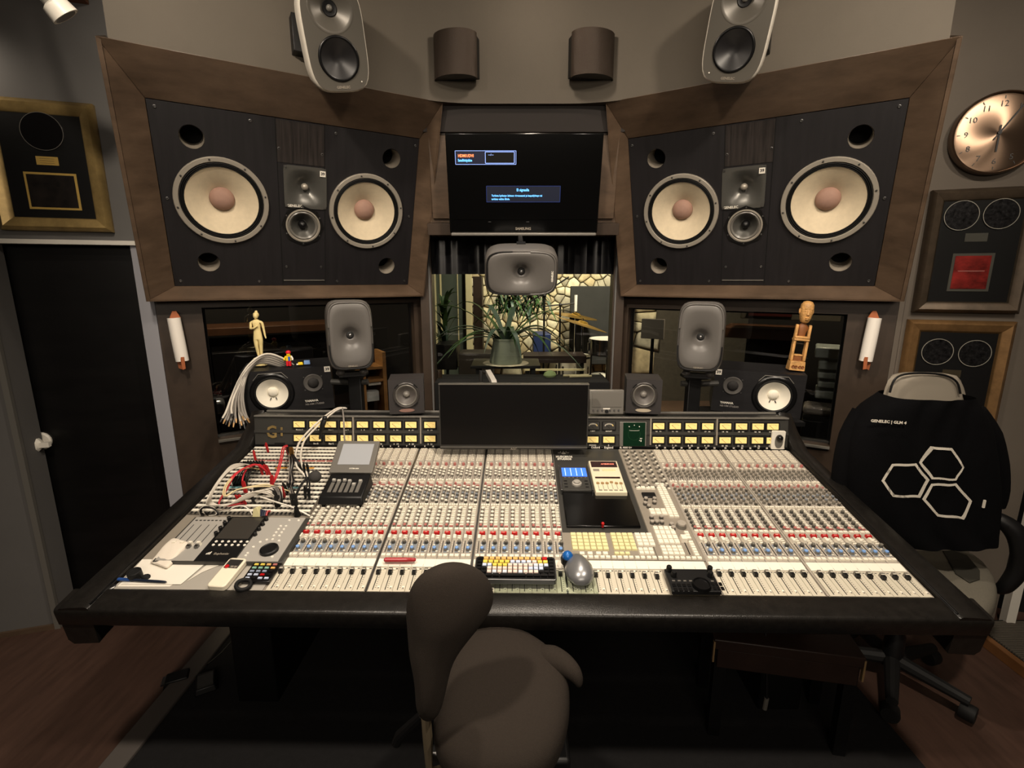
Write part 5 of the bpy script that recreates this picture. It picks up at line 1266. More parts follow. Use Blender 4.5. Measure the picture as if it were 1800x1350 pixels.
# bunch of loose cables hung over the loudspeaker
t = thing('cable_bunch', 'thick bunch of grey cables draped over the left end of the bookshelf loudspeaker', 'cable', T(atY(520, 655, 2.45)))
o_ = T(-atY(520, 655, 2.45)); rr_ = random.Random(5)
for k in range(15):
    j = k/14; f = rr_.uniform(-1, 1)
    A = [atY(528-k*.4, 652+j*3, 2.50), atY(505-j*14, 634+j*10, 2.42), atY(470-j*12, 622+j*16, 2.36), atY(440-j*2+f*2, 638+j*14, 2.31), atY(420+j*10, 668+j*6, 2.28), atY(405+j*22+f*3, 700+f*4, 2.25), atY(396+j*36+f*5, 722+f*8+j*6, 2.20), atY(390+j*50+f*4, 733+f*9+j*8, 2.18)]
    MB().at(o_).tube(A, .0048, 7, 6).build('strand', M_gc if k % 3 else M_wcab, t, smooth=60)
    MB().at(o_).tube([A[-1], A[-1]+(A[-1]-A[-2])*.6], [.0052, .003], 8).build('strand_end', mat('bare_copper', '#a88458', .4, .4) if k % 2 else M_plug, t)
# carved wooden figure
M_carv = mat('carved_wood', '#c19258', .5, var=.35, vscale=25, bump=.6, bscale=120); M_carvd = mat('carved_wood_dark', '#7d4d28', .55, var=.3, vscale=25)
Pc = atY(1393, 658, 2.40)
t = thing('carved_figure', 'orange brown carved wooden figure of a seated man with a large head', 'figurine', place((Pc.x, 2.385, MNS[-1].translation.z+.109+.002), -12, 0, 4) @ Matrix.Scale(.93, 4))
MB().box((0, 0, .030), (.076, .06, .05), .93, .9).build('base', M_carv, t, bevel=.003)
bc = MB()
for x in (-.022, -.008, .010, .024): bc.at(T((x, -.031, .026)) @ FACE).lathe([(.008, 0), (.007, .003), (.004, .001)], 10)
bc.build('base_carving', M_carvd, t)
for x in (-1, 1): MB().box((x*.030, 0, .110), (.014, .034, .11), .9, .9).build('leg', M_carv, t, bevel=.004)
MB().box((0, .012, .066), (.040, .034, .030)).build('stool', M_carvd, t, bevel=.002); MB().box((0, .010, .084), (.042, .036, .008)).build('stool_top', M_carv, t, bevel=.002)
MB().box((0, 0, .166), (.074, .040, .012)).build('lap', M_carv, t, bevel=.003)
for x in (-1, 1): MB().box((x*.031, -.004, .206), (.014, .020, .075), .95, .95).build('arm', M_carv, t, bevel=.004)
MB().box((0, -.010, .178), (.072, .022, .013)).build('forearm', M_carv, t, bevel=.004)
MB().loft([[(p[0], p[2]+.008, z) for p in sring(a, b, 2.3, 20, 0)] for z, a, b in ((.17, .018, .014), (.20, .020, .016), (.228, .028, .017), (.240, .020, .014), (.250, .011, .011), (.262, .012, .012))]).build('torso', M_carvd, t, smooth=70)
hd = MB().at(T((0, 0, .25)) @ Matrix.Diagonal((.98, 1.1, 1.18, 1)) @ T((0, 0, -.25))); hd.loft([[(p[0], p[2], z) for p in sring(a, b, 2.4, 24, 0)] for z, a, b in ((.250, .010, .010), (.256, .019, .020), (.270, .025, .026), (.290, .029, .029), (.312, .031, .030), (.330, .029, .029), (.343, .020, .021), (.347, .006, .006))])
hd.loft([[(p[0], p[2]-.026, z) for p in sring(a, b, 2, 10, 0)] for z, a, b in ((.312, .003, .004), (.298, .006, .009), (.288, .009, .011), (.285, .004, .004))])
for x in (-1, 1): hd.box((x*.011, -.026, .314), (.014, .008, .004)); hd.ball((x*.011, -.025, .304), .006, 10, 6, (1.2, .7, .5)); hd.ball((x*.032, .002, .302), .008, 10, 8, (.5, .8, 1.5))
hd.ball((0, -.027, .274), .010, 12, 6, (1.1, .6, .30)); hd.ball((0, -.026, .268), .010, 12, 6, (1.0, .6, .32)); hd.build('head', M_carv, t, smooth=60)
# candle-like sconces
for s, q, lab in ((1, (314, 595), 'white tube wall light with orange ends on the dark wall at left'), (-1, (1528, 595), 'white tube wall light with orange ends on the dark wall at right')):
    x, z = on(MLW[s], *q); Mx = MLW[s] @ T((x, -.05, z)); t = thing('tube_wall_light', lab, 'wall light', Mx)
    hh = on(MLW[s], q[0], 557)[1]-on(MLW[s], q[0], 632)[1]
    M_or = mat('orange_leather', '#a05a34', .5)
    MB().at(Matrix.Rotation(math.radians(-3*s), 4, 'Y')).lathe([(.028, -hh/2), (.0285, 0), (.0275, hh/2)], 28).build('tube_shade', mat('opal_glass', '#efe9e0', .4), t)
    MB().prism([(-.022, 0), (.022, 0), (.006, .045), (-.006, .045)], -.004, .004) if False else None
    MB().at(T((0, .01, hh/2-.004)) @ FACE).prism([(-.024, 0), (.024, 0), (.008, .036), (-.008, .036)], -.004, .012).build('top_tab', M_or, t, bevel=.002)
    MB().at(T((.008*s, -.026, -hh/2+.01)) @ FACE).prism([(-.008, 0), (-.006, -.050), (.008, -.046), (.008, .012), (-.006, .012)], -.006, .004).build('bottom_strap', M_or, t, bevel=.001)
    MB().at(T((-.004*s, .012, -hh/2)) @ FACE).prism([(-.014, .01), (-.010, -.036), (.010, -.046), (.014, .01)], -.004, .008).build('back_strap', M_or, t, bevel=.001)
    MB().box((0, .03, 0), (.03, .05, .10)).build('wall_plate', M_black, t)

# ------------------------------------------------------------------ frames and clock on the side walls
def inner_item(t, M0, px4, m, name, y=-.018, th=.002):
    pts = [on(M0, *p) for p in px4]; P3 = [(x, y, z) for x, z in pts]
    return MB().hexa([(x, y+th, z) for x, _, z in P3], P3).build(name, m, t)
def picture(lab, M0, x0, x1, z0, z1, m, fw=.055, cat='framed record'):
    t = thing('framed_record', lab, cat, M0 @ T(((x0+x1)/2, 0, (z0+z1)/2))); W = x1-x0; H = z1-z0
    MB().box((0, -.012, 0), (W-.02, .02, H-.02)).build('mount_board', M_mat, t)
    prof = [(0, -.002), (0, -.026), (.3, -.040), (.7, -.034), (1, -.022), (1, -.002)]
    o = [(-W/2, -H/2), (W/2, -H/2), (W/2, H/2), (-W/2, H/2)]; i = [(a*(1-2*fw/W), b*(1-2*fw/H)) for a, b in o]
    for k in range(4):
        k2 = (k+1) % 4; g = []
        for (p, q) in ((o[k], i[k]), (o[k2], i[k2])): g.append([(p[0]+(q[0]-p[0])*f, y, p[1]+(q[1]-p[1])*f) for f, y in prof])
        MB().loft(g).build('frame_rail', m, t, smooth=50)
    return t, W, H
# left gold record
x1, z1 = on(MWL, 166, 186); x1b, z0 = on(MWL, 203, 409); xl0, _ = on(MWL, 13, 402)
t, W, H = picture('gold framed record with a black disc hanging above the black door', MWL, xl0-.01, (x1+x1b)/2, z0, z1, M_gold, .055)
def rel(M0, q, t): 
    x, z = on(M0, *q); return x-(M0.inverted() @ t.matrix_basis.translation).x, z-(M0.inverted() @ t.matrix_basis.translation).z
cx, cz = rel(MWL, (80, 234), t)
MB().at(T((cx, -.024, cz)) @ FACE).lathe([(.074, 0), (.074, .003), (.03, .0025), (.004, .003)], 40, (False, True)).build('disc', M_vinyl, t); MB().at(T((cx, -.026, cz)) @ FACE).lathe([(.075, 0), (.075, .002), (.073, .002), (.073, 0)], 40, (False, False)).build('disc_rim', M_screeng, t)
cx, cz = rel(MWL, (89, 285), t); MB().box((cx, -.023, cz), (.078, .003, .034)).build('plaque', M_goldlight, t)
for i in range(3): MB().box((cx, -.0255, cz-.009+i*.009), (.05, .001, .0015)).build('plaque_line', M_gold, t)
cx, cz = rel(MWL, (99, 338), t); MB().box((cx, -.023, cz), (.186, .003, .150)).build('photo_border', M_goldlight, t); MB().box((cx, -.025, cz), (.168, .003, .132)).build('photo', mat('dark_photo', '#1a1512', .3, var=.9, vscale=14), t)
MB().box((0, -.0235, 0), (W-.10, .0015, H-.10)).build('glazing', M_pane, t)
M_disc = mat('silver_sparkle_disc', '#39383a', .25, .7, var=.9, vscale=70)
# right upper and lower records
def quad_on(M0, TL, BL, BR): 
    a, b, c = on(M0, *TL), on(M0, *BL), on(M0, *BR); return (a[0]+b[0])/2, c[0], (b[1]+c[1])/2, a[1]
x0, x1, z0, z1 = quad_on(MWR, (1638, 336), (1598, 548), (1785, 551))
t, W, H = picture('dark framed record with two discs over a red picture on the right wall', MWR, x0, x1, z0, z1, mat('dark_bronze_frame', '#51463a', .4, .5, var=.3, vscale=14), .05)
for q in ((1685, 380), (1754, 377)):
    cx, cz = rel(MWR, q, t); MB().at(T((cx, -.024, cz)) @ FACE).lathe([(.062, 0), (.062, .003), (.006, .003)], 40, (False, True)).build('disc', M_disc, t); MB().at(T((cx, -.026, cz)) @ FACE).lathe([(.063, 0), (.063, .002), (.0605, .002), (.0605, 0)], 40, (False, False)).build('disc_rim', mat('pale_rim', '#a9a49a', .4), t)
cx, cz = rel(MWR, (1711, 418), t); MB().box((cx, -.023, cz), (.080, .003, .036)).build('plaque', M_screeng, t)
cx, cz = rel(MWR, (1701, 479), t); MB().box((cx, -.023, cz), (.150, .003, .165)).build('photo_border', M_screeng, t); MB().box((cx, -.025, cz), (.128, .003, .143)).build('photo', mat('red_album_picture', '#a3302c', .35, var=.85, vscale=9, stretch=(1, 1, 1.6)), t)
text('lettering', 'Kingston Wall', .012, M_white, t, T((cx, -.027, cz+.004)) @ FACE) if False else MB().box((cx, -.027, cz+.006), (.095, .001, .004)).build('title_line', M_pinkr, t)
MB().box((0, -.0275, 0), (W-.09, .0015, H-.09)).build('glazing', M_pane, t)
x0, z1 = on(MWR, 1594, 561); x1, _ = on(MWR, 1783, 564); _, z0 = on(MWR, 1770, 760)
t, W, H = picture('bronze framed record with two discs partly hidden behind the draped chair', MWR, x0, x1, z1-.46, z1, mat('bronze_frame', '#8a6a45', .4, .6, var=.3, vscale=14), .055)
for q in ((1643, 617), (1708, 620)):
    cx, cz = rel(MWR, q, t); MB().at(T((cx, -.024, cz)) @ FACE).lathe([(.060, 0), (.060, .003), (.006, .003)], 40, (False, True)).build('disc', M_disc, t); MB().at(T((cx, -.026, cz)) @ FACE).lathe([(.061, 0), (.061, .002), (.0585, .002), (.0585, 0)], 40, (False, False)).build('disc_rim', mat('pale_rim', '#a9a49a', .4), t)
cx, cz = rel(MWR, (1668, 655), t); MB().box((cx, -.023, cz), (.07, .003, .034)).build('plaque', mat('dull_brass', '#6f6350', .4, .5), t)
MB().box((0, -.0275, 0), (W-.09, .0015, H-.09)).build('glazing', M_pane, t)
# clock
cx, cz = on(MWR, 1747, 238); rx = cx-on(MWR, 1665, 240)[0]; RC = (on(MWR, 1745, 168)[1]-on(MWR, 1745, 309)[1])/2
t = thing('wall_clock', 'round copper coloured wall clock with thin dark hands', 'clock', MWR @ T((cx, 0, cz)))
M_cop = mat('brushed_copper', '#86705e', .32, .9)
_n = M_cop.node_tree.nodes; _tg = _n.new('ShaderNodeTangent'); _tg.direction_type = 'RADIAL'; _tg.axis = 'Y'; M_cop.node_tree.links.new(_tg.outputs[0], _n['Principled BSDF'].inputs['Tangent']); _n['Principled BSDF'].inputs['Anisotropic'].default_value = .9

MB().at(FACE).lathe([(RC, 0), (RC*1.02, .02), (RC*1.01, .045), (RC*.975, .05), (RC*.96, .040)], 64, (True, False)).build('rim', M_cop, t, smooth=40)
MB().at(FACE).lathe([(RC*.962, .036), (RC*.9, .0375), (.004, .038)], 64, (False, True)).build('face', M_cop, t, smooth=60)
for k in range(1, 13):
    a = math.radians(90-30*k); text('numeral', str(k), RC*.20, M_bridge, t, T((RC*.70*math.cos(a), -.0395, RC*.70*math.sin(a))) @ FACE, ext=.0003)
    MB().at(T((0, -.039, 0)) @ Matrix.Rotation(-(math.radians(90)-a) if False else a, 4, Vector((0, -1, 0)))).box((RC*.86, 0, 0), (RC*.07, .001, .003)).build('tick', M_bridge, t)
def hand(ang, L, w, nm): MB().at(T((0, -.043, 0)) @ Matrix.Rotation(math.radians(90-ang), 4, Vector((0, -1, 0)))).box((L/2-.015, 0, 0), (L+.03, .0015, w)).build(nm, M_black, t)
hand(181, RC*.46, .006, 'hour_hand'); hand(32, RC*.80, .005, 'minute_hand')
MB().at(T((0, -.038, 0)) @ FACE).lathe([(.008, 0), (.007, .008)], 16).build('hub', M_black, t)
# ceiling spotlight at the upper left
a, b = dep(52, -42, 1.55), dep(116, 30, 1.62); d = (b-a)
t = thing('spotlight', 'white tubular spotlight in the upper left corner', 'lamp', T(a))
MB().tube([(0, 0, 0), d*.62], .026, 20).build('tube', mat('silver_tube', '#a9a49b', .35, .3), t); MB().tube([d*.60, d*.66, d*1.0], [.026, .038, .043], 24).build('head', M_white, t, smooth=40)
MB().tube([d, d*1.004], .034, 24).build('lens', M_screeng, t); MB().tube([(0, 0, 0), (-.06, .0, .35)], .010, 10).build('mount_rod', M_screeng, t)
# ------------------------------------------------------------------ chairs
M_fab = mat('dark_brown_fabric', '#302a25', .95, spec=.2, var=.12, vscale=300, bump=.5, bscale=900)
def ell(cx, cy, wx, dy, z_axis=None, N=28, nexp=2.2): pass
cb = Vector((.0, 1.06, 0))
t = thing('swivel_chair', 'dark brown upholstered swivel chair in front of the console, seen from behind', 'chair', T(cb)); inv = T(-cb)
secs = [(784, 991, 6, .012), (785, 997, 30, .03), (786, 1010, 50, .042), (788, 1030, 66, .050), (790, 1054, 75, .056), (791, 1076, 76.5, .058), (789, 1096, 73, .058), (780, 1118, 62, .056), (768, 1142, 46, .054), (762, 1166, 35, .052), (760, 1192, 29, .050), (758, 1216, 26, .046), (756, 1238, 23, .040), (757, 1255, 16, .028), (758, 1264, 5, .010)]
rings = []
for i, (px, py, hw, th) in enumerate(secs):
    z = 1.02+.09*(i/(len(secs)-1)); c = dep(px, py, z); w = hw/FPX*z; r = []
    for k in range(32):
        a = 2*PI*k/32; x = w*math.copysign(abs(math.cos(a))**.9, math.cos(a)); y = th*math.sin(a)
        bend = -.06*(x/.09)**2*.35 if py < 1130 else 0
        tw = math.radians(22 if py > 1110 else 8)
        r.append(c+Vector((x*1, y*math.cos(tw)+x*.25-bend, -y*.25)))
    rings.append(r)
MB().at(inv).loft(rings).build('backrest', M_fab, t, smooth=80, subsurf=1)
# seat: pillow inside a traced outline on the seat plane
out = [(771, 1172), (786, 1146), (806, 1126), (832, 1109), (860, 1100), (886, 1099), (916, 1107), (946, 1124), (972, 1144), (993, 1168), (1001, 1196), (1003, 1232), (1001, 1264), (994, 1296), (982, 1328), (962, 1356), (930, 1376), (890, 1384), (846, 1380), (806, 1368), (778, 1348), (764, 1318), (760, 1284), (762, 1246), (764, 1208)]
SN = Vector((0, -.30, 1)).normalized(); SO = Vector((0, 1.0, .625)); oc = [pl(x, y, SO, SN) for x, y in out]; ctr = sum(oc, Vector((0, 0, 0)))/len(oc)
rg = []
for f, dz in ((.80, -.085), (.95, -.07), (1.0, -.04), (1.0, -.005), (.96, .022), (.86, .040), (.68, .052), (.40, .057), (.08, .058)):
    r = []
    for p in oc:
        q = ctr+(p-ctr)*f+SN*dz; r.append(q)
    rg.append(r)
MB().at(inv).loft(rg).build('seat', M_fab, t, smooth=80, subsurf=1)
hp = [(950, 1158, .0), (972, 1160, .03), (990, 1167, .048), (1006, 1180, .045), (1015, 1194, .020), (1018, 1206, -.01)]
MB().at(inv).tube([pl(x, y, SO+SN*(.01+dz*.5), SN) for x, y, dz in hp], [.034, .034, .028, .022, .015, .006], 16, 4).build('side_wing', M_fab, t, smooth=80)
MB().at(inv).tube([dep(748, 1252, 1.13), dep(752, 1300, 1.16), dep(755, 1360, 1.22), Vector((-.06, 1.06, .45))], [.011, .012, .013, .014], 8).build('back_bar', mat('beige_metal', '#8d7f68', .4, .5), t)
MB().at(inv).tube([dep(742, 1256, 1.15), dep(720, 1276, 1.17), dep(703, 1293, 1.19), dep(697, 1306, 1.2)], [.010, .011, .013, .012], 10).build('lever', M_black, t)
MB().at(inv).box((.0, 1.06, .50), (.16, .2, .07)).build('mechanism', M_black, t, bevel=.01)
MB().at(inv).box(tuple(dep(768, 1330, 1.26)), (.030, .03, .05)).build('adjust_knob', M_steel, t, bevel=.006)
MB().at(T((0, .04, 0))).lathe([(.035, .07), (.032, .20), (.022, .22), (.022, .48)], 18).build('gas_column', M_black, t)
for k in range(5):
    a = 2*PI*k/5+.4; e = Vector((.30*math.cos(a), .30*math.sin(a)+.04, .075))
    MB().tube([(0, .04, .10), e], [.03, .018], 10).build('base_leg', M_rubber, t)
    MB().at(T((e.x, e.y, .041)) @ Matrix.Rotation(a, 4, 'Z') @ Matrix.Rotation(PI/2, 4, 'Y') @ T((0, 0, -.022))).lathe([(.027, 0), (.028, .005), (.028, .039), (.027, .044)], 18).build('caster', M_rubber, t)

# office chair on the right
YC = 1.80
M_cg = mat('grey_green_fabric', '#6e695d', .9, var=.12, vscale=200, bump=.4, bscale=800)
c0 = atY(1625, 800, YC); cb = Vector((c0.x, YC-.02, 0)); t = thing('office_chair', 'grey office chair with curved black armrests at the right end of the console', 'chair', T(cb)); inv = T(-cb)
secs = [(1625, 657, 40), (1625, 660, 56), (1625, 668, 64), (1625, 682, 70), (1625, 704, 76), (1625, 760, 96), (1625, 850, 104), (1625, 930, 96), (1625, 960, 70)]
rg = []
for px, py, hw in secs:
    c = atY(px, py, YC+.02); w = hw/FPX*1.85; rg.append([Vector((c.x+p[0], c.y+p[2], c.z)) for p in sring(w, .035, 2.6, 28, 0)])
MB().at(inv).loft(rg).build('backrest', mat('pale_grey_backrest', '#8b8376', .6), t, smooth=70)
MB().at(inv).tube([atY(1564, 690, YC-.02), atY(1572, 668, YC-.02), atY(1590, 658, YC-.02), atY(1625, 656, YC-.02), atY(1662, 660, YC-.02), atY(1682, 672, YC-.02), atY(1688, 692, YC-.02)], .0038, 8, 4).build('back_piping', M_black, t)
out = [(1545, 944), (1600, 940), (1650, 948), (1700, 962), (1735, 985), (1754, 1015), (1758, 1045), (1748, 1070), (1722, 1084), (1690, 1080), (1640, 1060), (1590, 1030), (1556, 990)]
SZ = .50; oc = [atZ(x, y, SZ) for x, y in out]; ctr = sum(oc, Vector((0, 0, 0)))/len(oc); rg = []
for f, dz in ((.82, -.08), (.96, -.07), (1.0, -.045), (1.0, -.02), (.95, 0), (.8, .012), (.45, .012), (.1, .010)):
    rg.append([Vector(((ctr+(p-ctr)*f).x, (ctr+(p-ctr)*f).y, SZ+dz)) for p in oc])
MB().at(inv).loft(rg).build('seat', M_cg, t, smooth=80, subsurf=1)
p4 = [atZ(x, y, SZ+.012) for x, y in ((1652, 962), (1700, 978), (1722, 1005), (1722, 1020), (1704, 1026), (1680, 1010))]
MB().at(inv).add([(*p.xy, SZ+.012) for p in p4]+[(*p.xy, SZ+.019) for p in p4], [tuple(reversed(range(6))), tuple(range(6, 12))]+[(i, (i+1) % 6, 6+(i+1) % 6, 6+i) for i in range(6)]).build('seat_insert', mat('olive_insert', '#33312a', .9), t, bevel=.003)
ar = [dep(1722, 908, 1.95), dep(1752, 912, 1.92), dep(1782, 932, 1.9), dep(1795, 965, 1.9), dep(1790, 1000, 1.92), dep(1768, 1030, 1.95), dep(1752, 1036, 1.98)]
MB().at(inv).tube(ar, [.018, .028, .034, .034, .032, .026, .018], 14, 4).build('armrest', M_black, t, smooth=70)
al = [(2*c0.x-p.x, p.y+.05, p.z) for p in ar]
False and MB().at(inv).tube(al, [.018, .028, .034, .034, .032, .026, .018], 14, 4).build('armrest', M_black, t, smooth=70)
MB().at(T((0, 0, 0))).lathe([(.04, .08), (.034, .22), (.024, .24), (.024, .43)], 18).build('gas_column', M_black, t)
MB().box((0, -.01, .42), (.25, .25, .04)).build('mechanism', M_black, t, bevel=.01)
MB().tube([(0, 0, .42), (0, .12, .44), (0, .10, .62)], .02, 8, 4).build('back_bracket', M_black, t)
for k in range(5):
    a = 2*PI*k/5+.31; e = Vector((.25*math.cos(a), .25*math.sin(a), .09))
    MB().tube([(0, 0, .11), e], [.03, .02], 10).build('base_leg', M_rubber, t)
    MB().at(T((e.x, e.y, .045)) @ Matrix.Rotation(a, 4, 'Z') @ Matrix.Rotation(PI/2, 4, 'Y') @ T((0, 0, -.024))).lathe([(.030, 0), (.032, .006), (.032, .042), (.030, .048)], 18).build('caster', M_rubber, t)
# black t-shirt draped over it
M_shirt = mat('black_cotton', '#070709', .9, spec=.12, var=.25, vscale=9, bump=.5, bscale=600)
prof = [(694, 1556, 1698), (702, 1542, 1700), (714, 1520, 1714), (735, 1502, 1728), (765, 1490, 1738), (810, 1484, 1744), (860, 1482, 1750), (905, 1492, 1750), (930, 1520, 1746), (948, 1560, 1738)]
YS = YC-.02
t = thing('draped_shirt', 'black shirt with three white hexagon outlines draped over the office chair', 'shirt', T(atY(1615, 800, YS))); inv = t.matrix_basis.inverted()
def shirt_ring(py, xl, xr, grow=0):
    a = atY(xl, py, YS); b = atY(xr, py, YS); c = (a+b)/2; w = (b-a).length/2; r = []
    for p in sring(w+grow, .085+grow, 3.4, 48, 0):
        f = .006*math.sin(p[0]*40+c.z*14)+.004*math.sin(p[0]*75-c.z*22)
        r.append(Vector((c.x+p[0], c.y+p[2]+f*(1 if p[2] < 0 else .3), c.z)))
    return r
SHB = MB().at(inv).loft([shirt_ring(*p) for p in prof], (False, False)).build('shirt_body', M_shirt, t, smooth=80, subsurf=1)
for pts, rad in (([(1514, 722), (1494, 765), (1482, 820), (1476, 875), (1478, 905)], [.03, .036, .036, .032, .026]), ([(1716, 722), (1738, 765), (1750, 815), (1755, 860), (1752, 890)], [.03, .040, .040, .034, .026])):
    MB().at(inv).tube([atY(x, y, YS+.02) for x, y in pts], rad, 20, 3).build('sleeve', M_shirt, t, smooth=80)
def sfront(px, py):
    P = atY(px, py, YS); k = 0
    for i in range(len(prof)-1):
        if prof[i][0] <= py <= prof[i+1][0]: k = i
    u = (py-prof[k][0])/(prof[k+1][0]-prof[k][0]); xl = prof[k][1]+(prof[k+1][1]-prof[k][1])*u; xr = prof[k][2]+(prof[k+1][2]-prof[k][2])*u
    a = atY(xl, py, YS); b = atY(xr, py, YS); w = (b-a).length/2; cx = (a.x+b.x)/2
    for _ in range(3):
        x = P.x-cx; f = max(0, 1-abs(x/w)**3.4)**(1/3.4); y = YS-.085*f+.006*math.sin(x*40+P.z*14)+.004*math.sin(x*75-P.z*22); P = atY(px, py, y)
    P.y -= .004; return P
M_wp = mat('white_print', '#d9d2c4', .7)
for hx in ([(1549, 845), (1567, 815), (1610, 814), (1633, 843), (1616, 874), (1571, 874)], [(1616, 813), (1635, 784), (1674, 788), (1696, 822), (1683, 838), (1680, 844), (1637, 842)], [(1619, 876), (1636, 850), (1680, 849), (1707, 880), (1692, 912), (1648, 908)]):
    n = len(hx); cx = sum(p[0] for p in hx)/n; cy = sum(p[1] for p in hx)/n
    op, ip = [], []
    for i in range(n):
        A, B = hx[i], hx[(i+1) % n]
        for k in range(6):
            x, y = A[0]+(B[0]-A[0])*k/6, A[1]+(B[1]-A[1])*k/6; op.append(sfront(x, y)); ip.append(sfront(cx+(x-cx)*.86, cy+(y-cy)*.86))
    nn = len(op); m = MB().at(inv); vs = op+ip+[p+Vector((0, .003, 0)) for p in op+ip]; fs = []
    for i in range(nn):
        j = (i+1) % nn; fs += [(i, j, nn+j, nn+i), (2*nn+i, 3*nn+i, 3*nn+j, 2*nn+j), (i, 2*nn+i, 2*nn+j, j), (nn+i, nn+j, 3*nn+j, 3*nn+i)]
    o_ = m.add(vs, fs).build('hexagon_print', M_wp, t, smooth=0); sw = o_.modifiers.new('wrap', 'SHRINKWRAP'); sw.target = SHB; sw.wrap_method = 'NEAREST_SURFACEPOINT'; sw.wrap_mode = 'ABOVE_SURFACE'; sw.offset = .002
Pa, Pb = sfront(1534, 738), sfront(1578, 741)
text('lettering', 'GENELEC | GLM 4', .0140, M_wp, t, inv @ frame((Pa+Pb)/2+Vector((0, -.012, 0)), Pb-Pa, (0, 0, 1)) @ FACE, bold=.0004)
P = sfront(1728, 885); MB().at(inv).box((P.x, P.y, P.z), (.006, .006, .03)).build('care_label', M_wp, t)
# low dark bench under the right half of the console
a, b, c = atZ(1256, 1124, .42), atZ(1524, 1158, .42), None
M_bench = mat('dark_bench_wood', '#2c1e18', .5, var=.3, vscale=6)
d = (b-a); L_ = d.length; yw = math.degrees(math.atan2(d.y, d.x))
t = thing('wooden_bench', 'low dark wooden bench pushed under the right half of the console', 'bench', place((*((a+b)/2).xy, 0), yw))
MB().box((0, .14, .40), (L_, .28, .04)).build('top', M_bench, t, bevel=.004); MB().box((0, .012, .345), (L_-.03, .02, .075)).build('apron', M_bench, t, bevel=.003)
for x in (-1, 1):
    for y in (.03, .25): MB().box((x*(L_/2-.03), y, .196), (.04, .04, .368)).build('leg', M_black, t)
    MB().box((x*(L_/2-.002), .006, .37), (.006, .014, .08)).build('edge_strip', mat('worn_edge', '#8d7350', .5), t)
# plug hanging below the console
P = dep(1345, 1236, 1.75)
t = thing('hanging_plug', 'small grey cable end hanging under the console to the right', 'cable', T(P)); MB().tube([(0, 0, 0), (.002, 0, .03), (0, .05, .25), (.0, .16, .52)], [.006, .006, .003, .003], 8, 4).build('cord', M_black, t); MB().tube([(-.001, -.002, -.022), (.002, -.002, .024)], .008, 10).build('plug', M_screeng, t)
# foot pedal by the left edge of the rug
P = atZ(312, 1192, .02)
t = thing('foot_switch', 'small black foot switch on the floor under the left end of the console', 'pedal', place((P.x, P.y, 0), 25)); MB().box((0, 0, .018), (.10, .07, .034), .8, .8).build('body', M_black, t, bevel=.005); MB().box((-.045, -.01, .030), (.014, .05, .006)).build('metal_edge', M_steel, t); MB().tube([(.05, 0, .012), (.15, .1, .01), (.25, .3, .01)], .005, 8, 4).build('cord', M_black, t)
P = atZ(363, 1206, .02)
t = thing('foot_pedal', 'flat black foot pedal on the rug under the left end of the console', 'pedal', place((P.x, P.y, .026), 30)); MB().box((0, 0, .014), (.08, .11, .026), .85, .85).build('body', M_black, t, bevel=.005); MB().box((0, -.01, .030), (.055, .07, .006)).build('tread', M_bridge, t)
# ------------------------------------------------------------------ rooms beyond the windows
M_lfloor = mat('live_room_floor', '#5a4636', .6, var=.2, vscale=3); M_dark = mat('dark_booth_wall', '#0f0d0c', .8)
struct(MB().box((0, 5.1, -.05), (6.4, 4.2, .1)).build('floor_live_room', M_lfloor))
M_mortar = mat('dark_mortar', '#4a4438', .9, var=.2, vscale=20)
YB = 6.6
wall = root_s('wall_stone', T((0, YB, 0)))
MB().box((.9, .1, 1.5), (4.6, .1, 3.0)).build('mortar_bed', M_mortar, wall)
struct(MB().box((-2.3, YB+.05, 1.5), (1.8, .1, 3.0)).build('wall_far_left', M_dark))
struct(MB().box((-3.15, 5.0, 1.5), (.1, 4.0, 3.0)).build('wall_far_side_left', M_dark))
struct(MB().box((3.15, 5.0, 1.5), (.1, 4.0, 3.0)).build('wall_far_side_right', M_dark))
# irregular field stones, each its own cell
rs = random.Random(21); seeds = []
X0, X1, Z0, Z1 = -.62, 1.62, .62, 2.25
nx, nz = 20, 14
for j in range(nz):
    for i in range(nx):
        rs.random() > .12 and seeds.append((X0+(X1-X0)*(i+.5+.5*(j % 2)-.25)/nx+rs.uniform(-.05, .05), Z0+(Z1-Z0)*(j+.5)/nz+rs.uniform(-.05, .05)))
def clip(poly, m, n):
    out = []
    for i in range(len(poly)):
        a, b = poly[i], poly[(i+1) % len(poly)]; da = (a[0]-m[0])*n[0]+(a[1]-m[1])*n[1]; db = (b[0]-m[0])*n[0]+(b[1]-m[1])*n[1]
        if da <= 0: out.append(a)
        if da*db < 0: u = da/(da-db); out.append((a[0]+(b[0]-a[0])*u, a[1]+(b[1]-a[1])*u))
    return out
M_st = [mat('field_stone_%s' % n_, c, .8, var=.25, vscale=12, bump=.4, bscale=40) for n_, c in (('cream', '#d6c9a3'), ('tan', '#bfae88'), ('grey', '#b0a891'), ('pale', '#e2d8b8'))]
